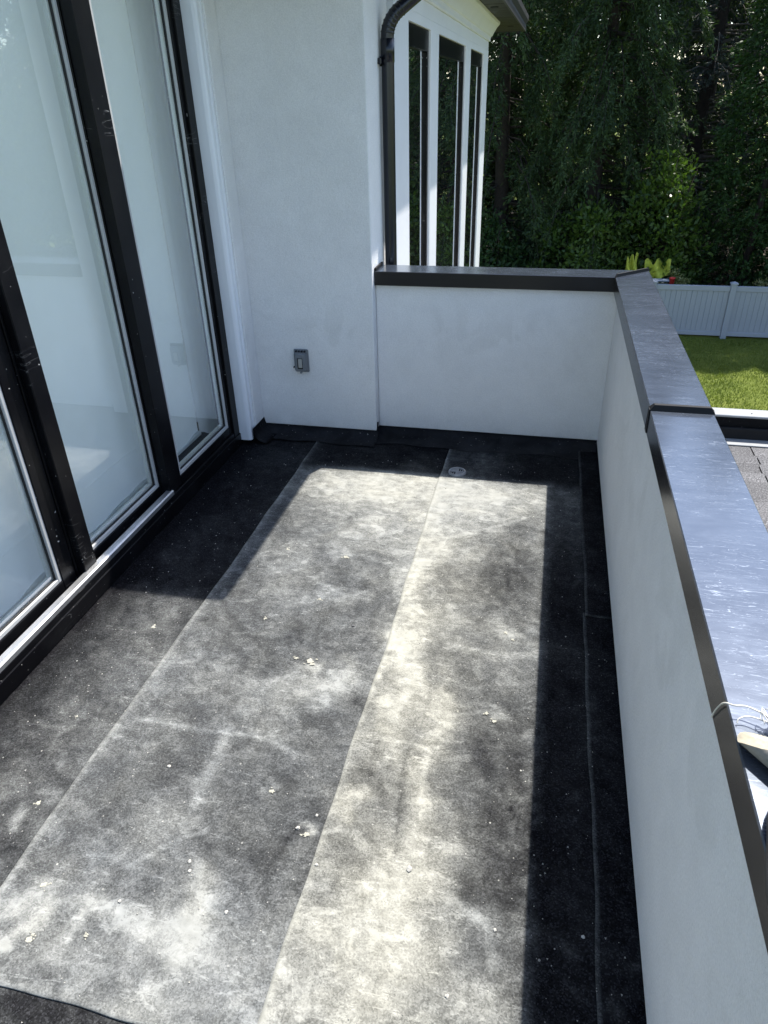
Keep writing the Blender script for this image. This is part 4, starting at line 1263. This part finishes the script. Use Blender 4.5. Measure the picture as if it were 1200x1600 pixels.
def conifer(label, base, H, Rad, seed, nb=200, nt=26, nk=14, mat_='cedar_leaf', droop=.55, leaf=.13, lo=.04, name='conifer_tree', group='trees behind the fence', zmax=1.0, limb='bark'):
    rr = np.random.RandomState(seed)
    t = empty(name, base, label, 'tree', group)
    trunk(t, base, H * .97, .015 * H, seed)
    u = lo + (zmax - lo) * rr.uniform(0, 1, nb) ** 1.25
    az = np.arange(nb) * 2.39996 + rr.normal(0, .3, nb)
    Ls = Rad * (1 - u) ** .72 * rr.uniform(.6, 1.18, nb) + .25
    dirs = np.stack([np.cos(az), np.sin(az), np.zeros(nb)], 1)
    rise = rr.uniform(.05, .35, nb); fall = droop * rr.uniform(.7, 1.3, nb)
    b0 = np.array(base)[None] + np.stack([np.zeros(nb), np.zeros(nb), H * u], 1)
    def bp(i, s):
        return b0[i] + dirs[i] * (Ls[i] * s)[..., None] + np.stack([np.zeros_like(s), np.zeros_like(s), Ls[i] * (rise[i] * s - fall[i] * s * s)], -1)
    # limbs
    VV, FF = [], []
    ss = np.array([0, .35, .7, 1.0])
    for k in range(nb):
        P = bp(np.full(4, k), ss)
        r0 = .012 + .010 * Ls[k]
        for j, s in enumerate(ss):
            r = r0 * (1 - .85 * s)
            sd_ = np.array([-dirs[k][1], dirs[k][0], 0])
            for a in (0, 2.094, 4.189):
                VV.append(P[j] + sd_ * r * math.cos(a) + np.array([0, 0, r * math.sin(a)]))
        o = k * 12
        for j in range(3):
            for a in range(3):
                p, q = o + j * 3 + a, o + j * 3 + (a + 1) % 3
                FF += [(p, q, q + 3), (p, q + 3, p + 3)]
    tri_mesh('limbs', np.array(VV), np.array(FF), limb, t)
    # twigs
    bi = np.repeat(np.arange(nb), nt)
    s = np.clip(rr.uniform(.12, 1.0, nb * nt) ** .75, 0, 1)
    P = bp(bi, s)
    side = np.stack([-dirs[bi][:, 1], dirs[bi][:, 0], np.zeros(len(bi))], 1) * np.where(rr.uniform(size=len(bi)) < .5, -1, 1)[:, None]
    D = dirs[bi] * rr.uniform(.2, .9, (len(bi), 1)) + side * rr.uniform(.3, 1.0, (len(bi), 1))
    D[:, 2] += rr.uniform(-1.2, .05, len(bi)) * droop * 1.6
    D /= np.linalg.norm(D, axis=1, keepdims=True)
    TL = rr.uniform(.25, .62, len(bi)) * (1.1 - .45 * s)
    # blades along each twig
    ti = np.repeat(np.arange(len(bi)), nk)
    w = rr.uniform(.0, 1.0, len(ti))
    sag = np.zeros((len(ti), 3)); sag[:, 2] = -(w ** 2) * TL[ti] * .45 * droop * 1.6
    PP = P[ti] + D[ti] * (TL[ti] * w)[:, None] + sag + rr.normal(0, .012, (len(ti), 3))
    BD = D[ti] * .8 + rr.normal(0, .55, (len(ti), 3)); BD[:, 2] -= .25
    V, F = blades(PP, BD, leaf * rr.uniform(.6, 1.3, len(ti)), leaf * .115 * rr.uniform(.7, 1.4, len(ti)), rr)
    tri_mesh('crown', V, F, mat_, t)
    return t

TG = 'tall conifers behind the fence'
conifer('tall drooping conifer just right of the house windows', (-1.55, 22.0, GZ), 15.5, 3.0, 21, 300, 30, 20, droop=.85, leaf=.12, group=TG)
conifer('tall drooping conifer in the middle behind the far coping', (1.05, 21.4, GZ), 15.0, 2.9, 22, 300, 30, 20, droop=.9, leaf=.12, group=TG)
conifer('greyish blue spruce with bare inner twigs left of the dense hedge', (3.9, 24.6, GZ), 16.0, 2.7, 23, 300, 20, 10, 'spruce_leaf', .45, .12, group=TG, limb='twig_grey')
conifer('dark conifer far left partly hidden by the house', (-5.2, 24.5, GZ), 16, 3.2, 24, 200, 22, 12, droop=.7, leaf=.17, group=TG)
conifer('dark conifer standing in the gap behind the two drooping ones', (-.2, 27.0, GZ), 17, 3.6, 25, 260, 24, 12, droop=.6, leaf=.17, group=TG)
conifer('dark conifer rising behind the dense hedge', (7.2, 26.0, GZ), 17, 3.4, 26, 220, 22, 12, droop=.6, leaf=.17, group=TG)
conifer('dark conifer filling the gap behind the spruce', (4.6, 28.5, GZ), 17, 3.4, 27, 240, 22, 12, droop=.6, leaf=.18, group=TG)
# trees to the right, seen only mirrored in the door and window glass
RG = 'trees mirrored in the glass'
for i, (x, y, h, r) in enumerate([(10.9, 21.0, 9.0, 2.3), (13.4, 20.2, 8.6, 2.4), (9.6, 23.5, 11.0, 2.6), (16.2, 18.5, 8.4, 2.6), (19.0, 14.5, 9.0, 3.0), (20.0, 8.5, 9.5, 3.0)]):
    conifer('conifer out to the right seen mirrored in the door glass', (x, y, GZ), h, r, 40 + i, 150, 20, 11, droop=.5, leaf=.20, group=RG)

# far wood closing the view
def woods():
    rr = np.random.RandomState(99)
    n = 42000
    x = rr.uniform(-32, 45, n)
    top = 13 + 2.5 * np.sin(x * .9) + 1.5 * np.sin(x * 2.3)
    z = GZ + rr.uniform(0, 1, n) * (top - GZ)
    y = 36 + rr.uniform(0, 4, n) + .12 * np.abs(x)
    D = rr.normal(0, .6, (n, 3)) + np.array([0, -.3, -.5])
    V, F = blades(np.stack([x, y, z], 1), D, rr.uniform(.5, 1.1, n), rr.uniform(.10, .22, n), rr)
    o = tri_mesh('woods', V, F, 'wood_leaf')
    o['kind'] = 'stuff'; o['label'] = 'dark far wood closing the view behind the garden trees'; o['category'] = 'woods'
woods()

# dense cedar hedge right of the spruce
def hedge():
    rr = np.random.RandomState(77)
    t = empty('cedar_hedge', (6.4, 20.2, GZ), 'dense dark green cedar hedge towering over the right of the fence', 'hedge')
    for i in range(5):
        tube('trunk', [(4.9 + i * 1.15, 20.4, GZ - .1), (4.9 + i * 1.15 + .05, 20.4, GZ + 3), (4.9 + i * 1.15, 20.45, GZ + 8.5)], [.11, .08, .02], 'bark', t, 8)
    n = 22000
    ci = rr.randint(0, 5, n)
    cx = 4.95 + ci * 1.15; cy = 20.3 + .25 * np.sin(ci * 2.3)
    Ht = 10.3 + .8 * np.sin(ci * 1.7)
    z = rr.uniform(0, 1, n) ** 1.0
    a = rr.uniform(0, 6.283, n)
    rad = (1.28 * (1 - z ** 2.2) ** .7 * (1 - .16 * np.exp(-z * 30)) + .05) * (1 + .10 * np.sin(a * 5 + z * 24) + .08 * np.sin(z * 55 + a * 3)) * rr.uniform(.62, 1.03, n)
    P = np.stack([cx + rad * np.cos(a), cy + rad * np.sin(a), GZ + .02 + z * Ht], 1)
    O = np.stack([np.cos(a), np.sin(a), np.zeros(n)], 1)
    D = O * rr.uniform(.5, 1, (n, 1)) + rr.normal(0, .35, (n, 3)); D[:, 2] += rr.uniform(-.5, .35, n)
    D /= np.linalg.norm(D, axis=1, keepdims=True)
    k = 12
    ti = np.repeat(np.arange(n), k)
    w = rr.uniform(0, 1, n * k)
    sag = np.zeros((n * k, 3)); sag[:, 2] = -w ** 2 * .07
    PP = P[ti] + D[ti] * (w * .24)[:, None] + sag
    BD = D[ti] * 1.0 + rr.normal(0, .45, (n * k, 3)); BD[:, 2] -= .15
    V, F = blades(PP, BD, .105 * rr.uniform(.6, 1.3, n * k), .019 * rr.uniform(.7, 1.3, n * k), rr)
    tri_mesh('crown', V, F, 'hedge_leaf', t)
hedge()

# broadleaf shrubs
def shrub(name, label, base, rx, rz, n, mat_, leaf, seed, cat='shrub', group=None, stems=7):
    rr = np.random.RandomState(seed)
    t = empty(name, base, label, cat, group)
    tips = []
    bm_pts = []
    for i in range(stems):
        a = rr.uniform(0, 6.283); q = rr.uniform(.2, .8)
        e = (base[0] + rx * q * math.cos(a), base[1] + rx * q * math.sin(a), base[2] + rz * rr.uniform(.6, .95))
        mid = (base[0] + rx * q * .4 * math.cos(a), base[1] + rx * q * .4 * math.sin(a), base[2] + rz * .4)
        tube('stem', [(base[0] + .05 * math.cos(a), base[1] + .05 * math.sin(a), base[2] - .05), mid, e], [.03 * rz / 3, .02 * rz / 3, .006], 'bark', t, 6)
    nc = max(10, n // 45)
    # leaf clumps through the volume, thinner towards the outside
    C_ = rr.normal(0, 1, (nc, 3)); C_ /= np.linalg.norm(C_, axis=1, keepdims=True)
    C_ *= (rr.uniform(.15, 1, (nc, 1)) ** .4)
    C_[:, 2] = np.abs(C_[:, 2]) * np.where(rr.uniform(size=nc) < .85, 1, -.1)
    cen = np.array(base) + C_ * np.array([rx, rx, rz * .95]) + np.array([0, 0, .05 * rz])
    ci = rr.randint(0, nc, n)
    O = rr.normal(0, 1, (n, 3)); O /= np.linalg.norm(O, axis=1, keepdims=True)
    P = cen[ci] + O * rr.uniform(.05, .38, (n, 1)) * min(1.0, rx)
    P[:, 2] = np.maximum(P[:, 2], base[2] + .05)
    D = O * .8 + rr.normal(0, .4, (n, 3)) + np.array([0, 0, .25])
    V, F = blades(P, D, leaf * rr.uniform(.6, 1.25, n), leaf * .24 * rr.uniform(.8, 1.2, n), rr)
    tri_mesh('crown', V, F, mat_, t)
    return t
SG = 'broadleaf shrubs behind the fence'
shrub('laurel_shrub', 'bright green broadleaf shrub between the conifers and the hedge', (2.55, 19.9, GZ), 1.15, 3.9, 9000, 'laurel_leaf', .15, 61, group=SG)
shrub('laurel_shrub', 'low broadleaf shrub under the drooping conifer by the far coping', (.75, 19.6, GZ), 1.3, 2.7, 7000, 'laurel_leaf', .14, 62, group=SG)
shrub('laurel_shrub', 'dark low shrub at the foot of the conifers beside the house', (-1.9, 20.0, GZ), 1.5, 2.2, 6000, 'hedge_leaf', .15, 63, group=SG)
shrub('flowering_shrub', 'small pale yellow flowering shrub behind the left fence post', (3.02, 18.55, GZ), .36, 1.28, 2200, 'flower_leaf', .075, 64, group=None)
shrub('flowering_shrub', 'pale flowering plant peeping over the fence at the far right', (4.95, 18.5, GZ), .40, 1.22, 1800, 'flower_leaf', .07, 65, group=None)

# yellow-green fabric sheets, white rack and red tub behind the fence
def crumple(name, pts, seed, label):
    """draped fabric panel: outline points in x,z at a given depth, folded and thick"""
    rr = random.Random(seed)
    nx, nz = 22, 12
    V, F = [], []
    (x0, zl0, zl1), (x1, zr0, zr1), y0 = pts
    for j in range(nz + 1):
        for i in range(nx + 1):
            u, v = i / nx, j / nz
            x = x0 + (x1 - x0) * u
            zb, zt = zl0 + (zr0 - zl0) * u, zl1 + (zr1 - zl1) * u
            peak = .16 * abs(math.sin(u * 2.4 * math.pi + seed))
            z = zb + (zt + peak * (1 if v > .5 else 0) * (v - .5) * 2 - zb) * v
            y = y0 + .10 * math.sin(u * 11 + v * 3 + seed) + .25 * v + .03 * rr.uniform(-1, 1)
            V.append((x, y, z))
    n = nx + 1
    for j in range(nz):
        for i in range(nx):
            F.append((j * n + i, j * n + i + 1, (j + 1) * n + i + 1, (j + 1) * n + i))
    o = pydata(name, V, F, 'yellow_fabric', None, True)
    md = o.modifiers.new('thickness', 'SOLIDIFY'); md.thickness = .01
    tag(o, label, 'fabric sheet', 'yellow-green fabric behind the fence')
    # poles that hold it up
    for i, xx in enumerate((x0 + .04, x1 - .04)):
        tube('pole', [(xx, y0 + .28, GZ), (xx, y0 + .28, (zl1, zr1)[i] + .02)], .014, 'bark', o, 8)
    return o
crumple('fabric_sheet', ((1.80, -2.16, -1.93), (2.06, -2.10, -1.86), 18.5), 1, 'small yellow-green fabric sheet just left of the coping corner')
crumple('fabric_sheet', ((2.26, -2.34, -2.02), (2.84, -2.18, -1.98), 18.6), 4, 'larger yellow-green fabric sheet right of the coping corner')
rk = empty('slatted_rack', (2.6, 18.25, GZ), 'white slatted rack below the larger yellow fabric sheet', 'rack')
for z in (-2.22, -2.31, -2.40, -2.55, -2.75, -2.95):
    box('slat', 2.42, 2.79, 18.15, 18.35, z - .014, z + .014, 'white_vinyl', rk, .004)
for xx in (2.40, 2.775):
    box('rack_post', xx, xx + .03, 18.36, 18.39, GZ, -2.18, 'bark', rk)
def tub():
    t = empty('red_tub', (2.86, 18.22, GZ), 'small red tub beside the white rack behind the fence', 'tub')
    seg = 20
    V, F = [], []
    prof = [(.0, -2.30), (.052, -2.30), (.066, -2.165), (.072, -2.165), (.072, -2.152), (.062, -2.152), (.050, -2.285), (.0, -2.285)]
    for (r, z) in prof:
        for k in range(seg):
            a = 2 * math.pi * k / seg
            V.append((2.86 + max(r, .001) * math.cos(a), 18.22 + max(r, .001) * math.sin(a), z))
    for j in range(len(prof) - 1):
        for k in range(seg):
            F.append((j * seg + k, j * seg + (k + 1) % seg, (j + 1) * seg + (k + 1) % seg, (j + 1) * seg + k))
    pydata('tub_body', V, F, 'red_plastic', t, True)
    box('stand', 2.82, 2.90, 18.18, 18.26, GZ, -2.3005, 'bark', t)
tub()
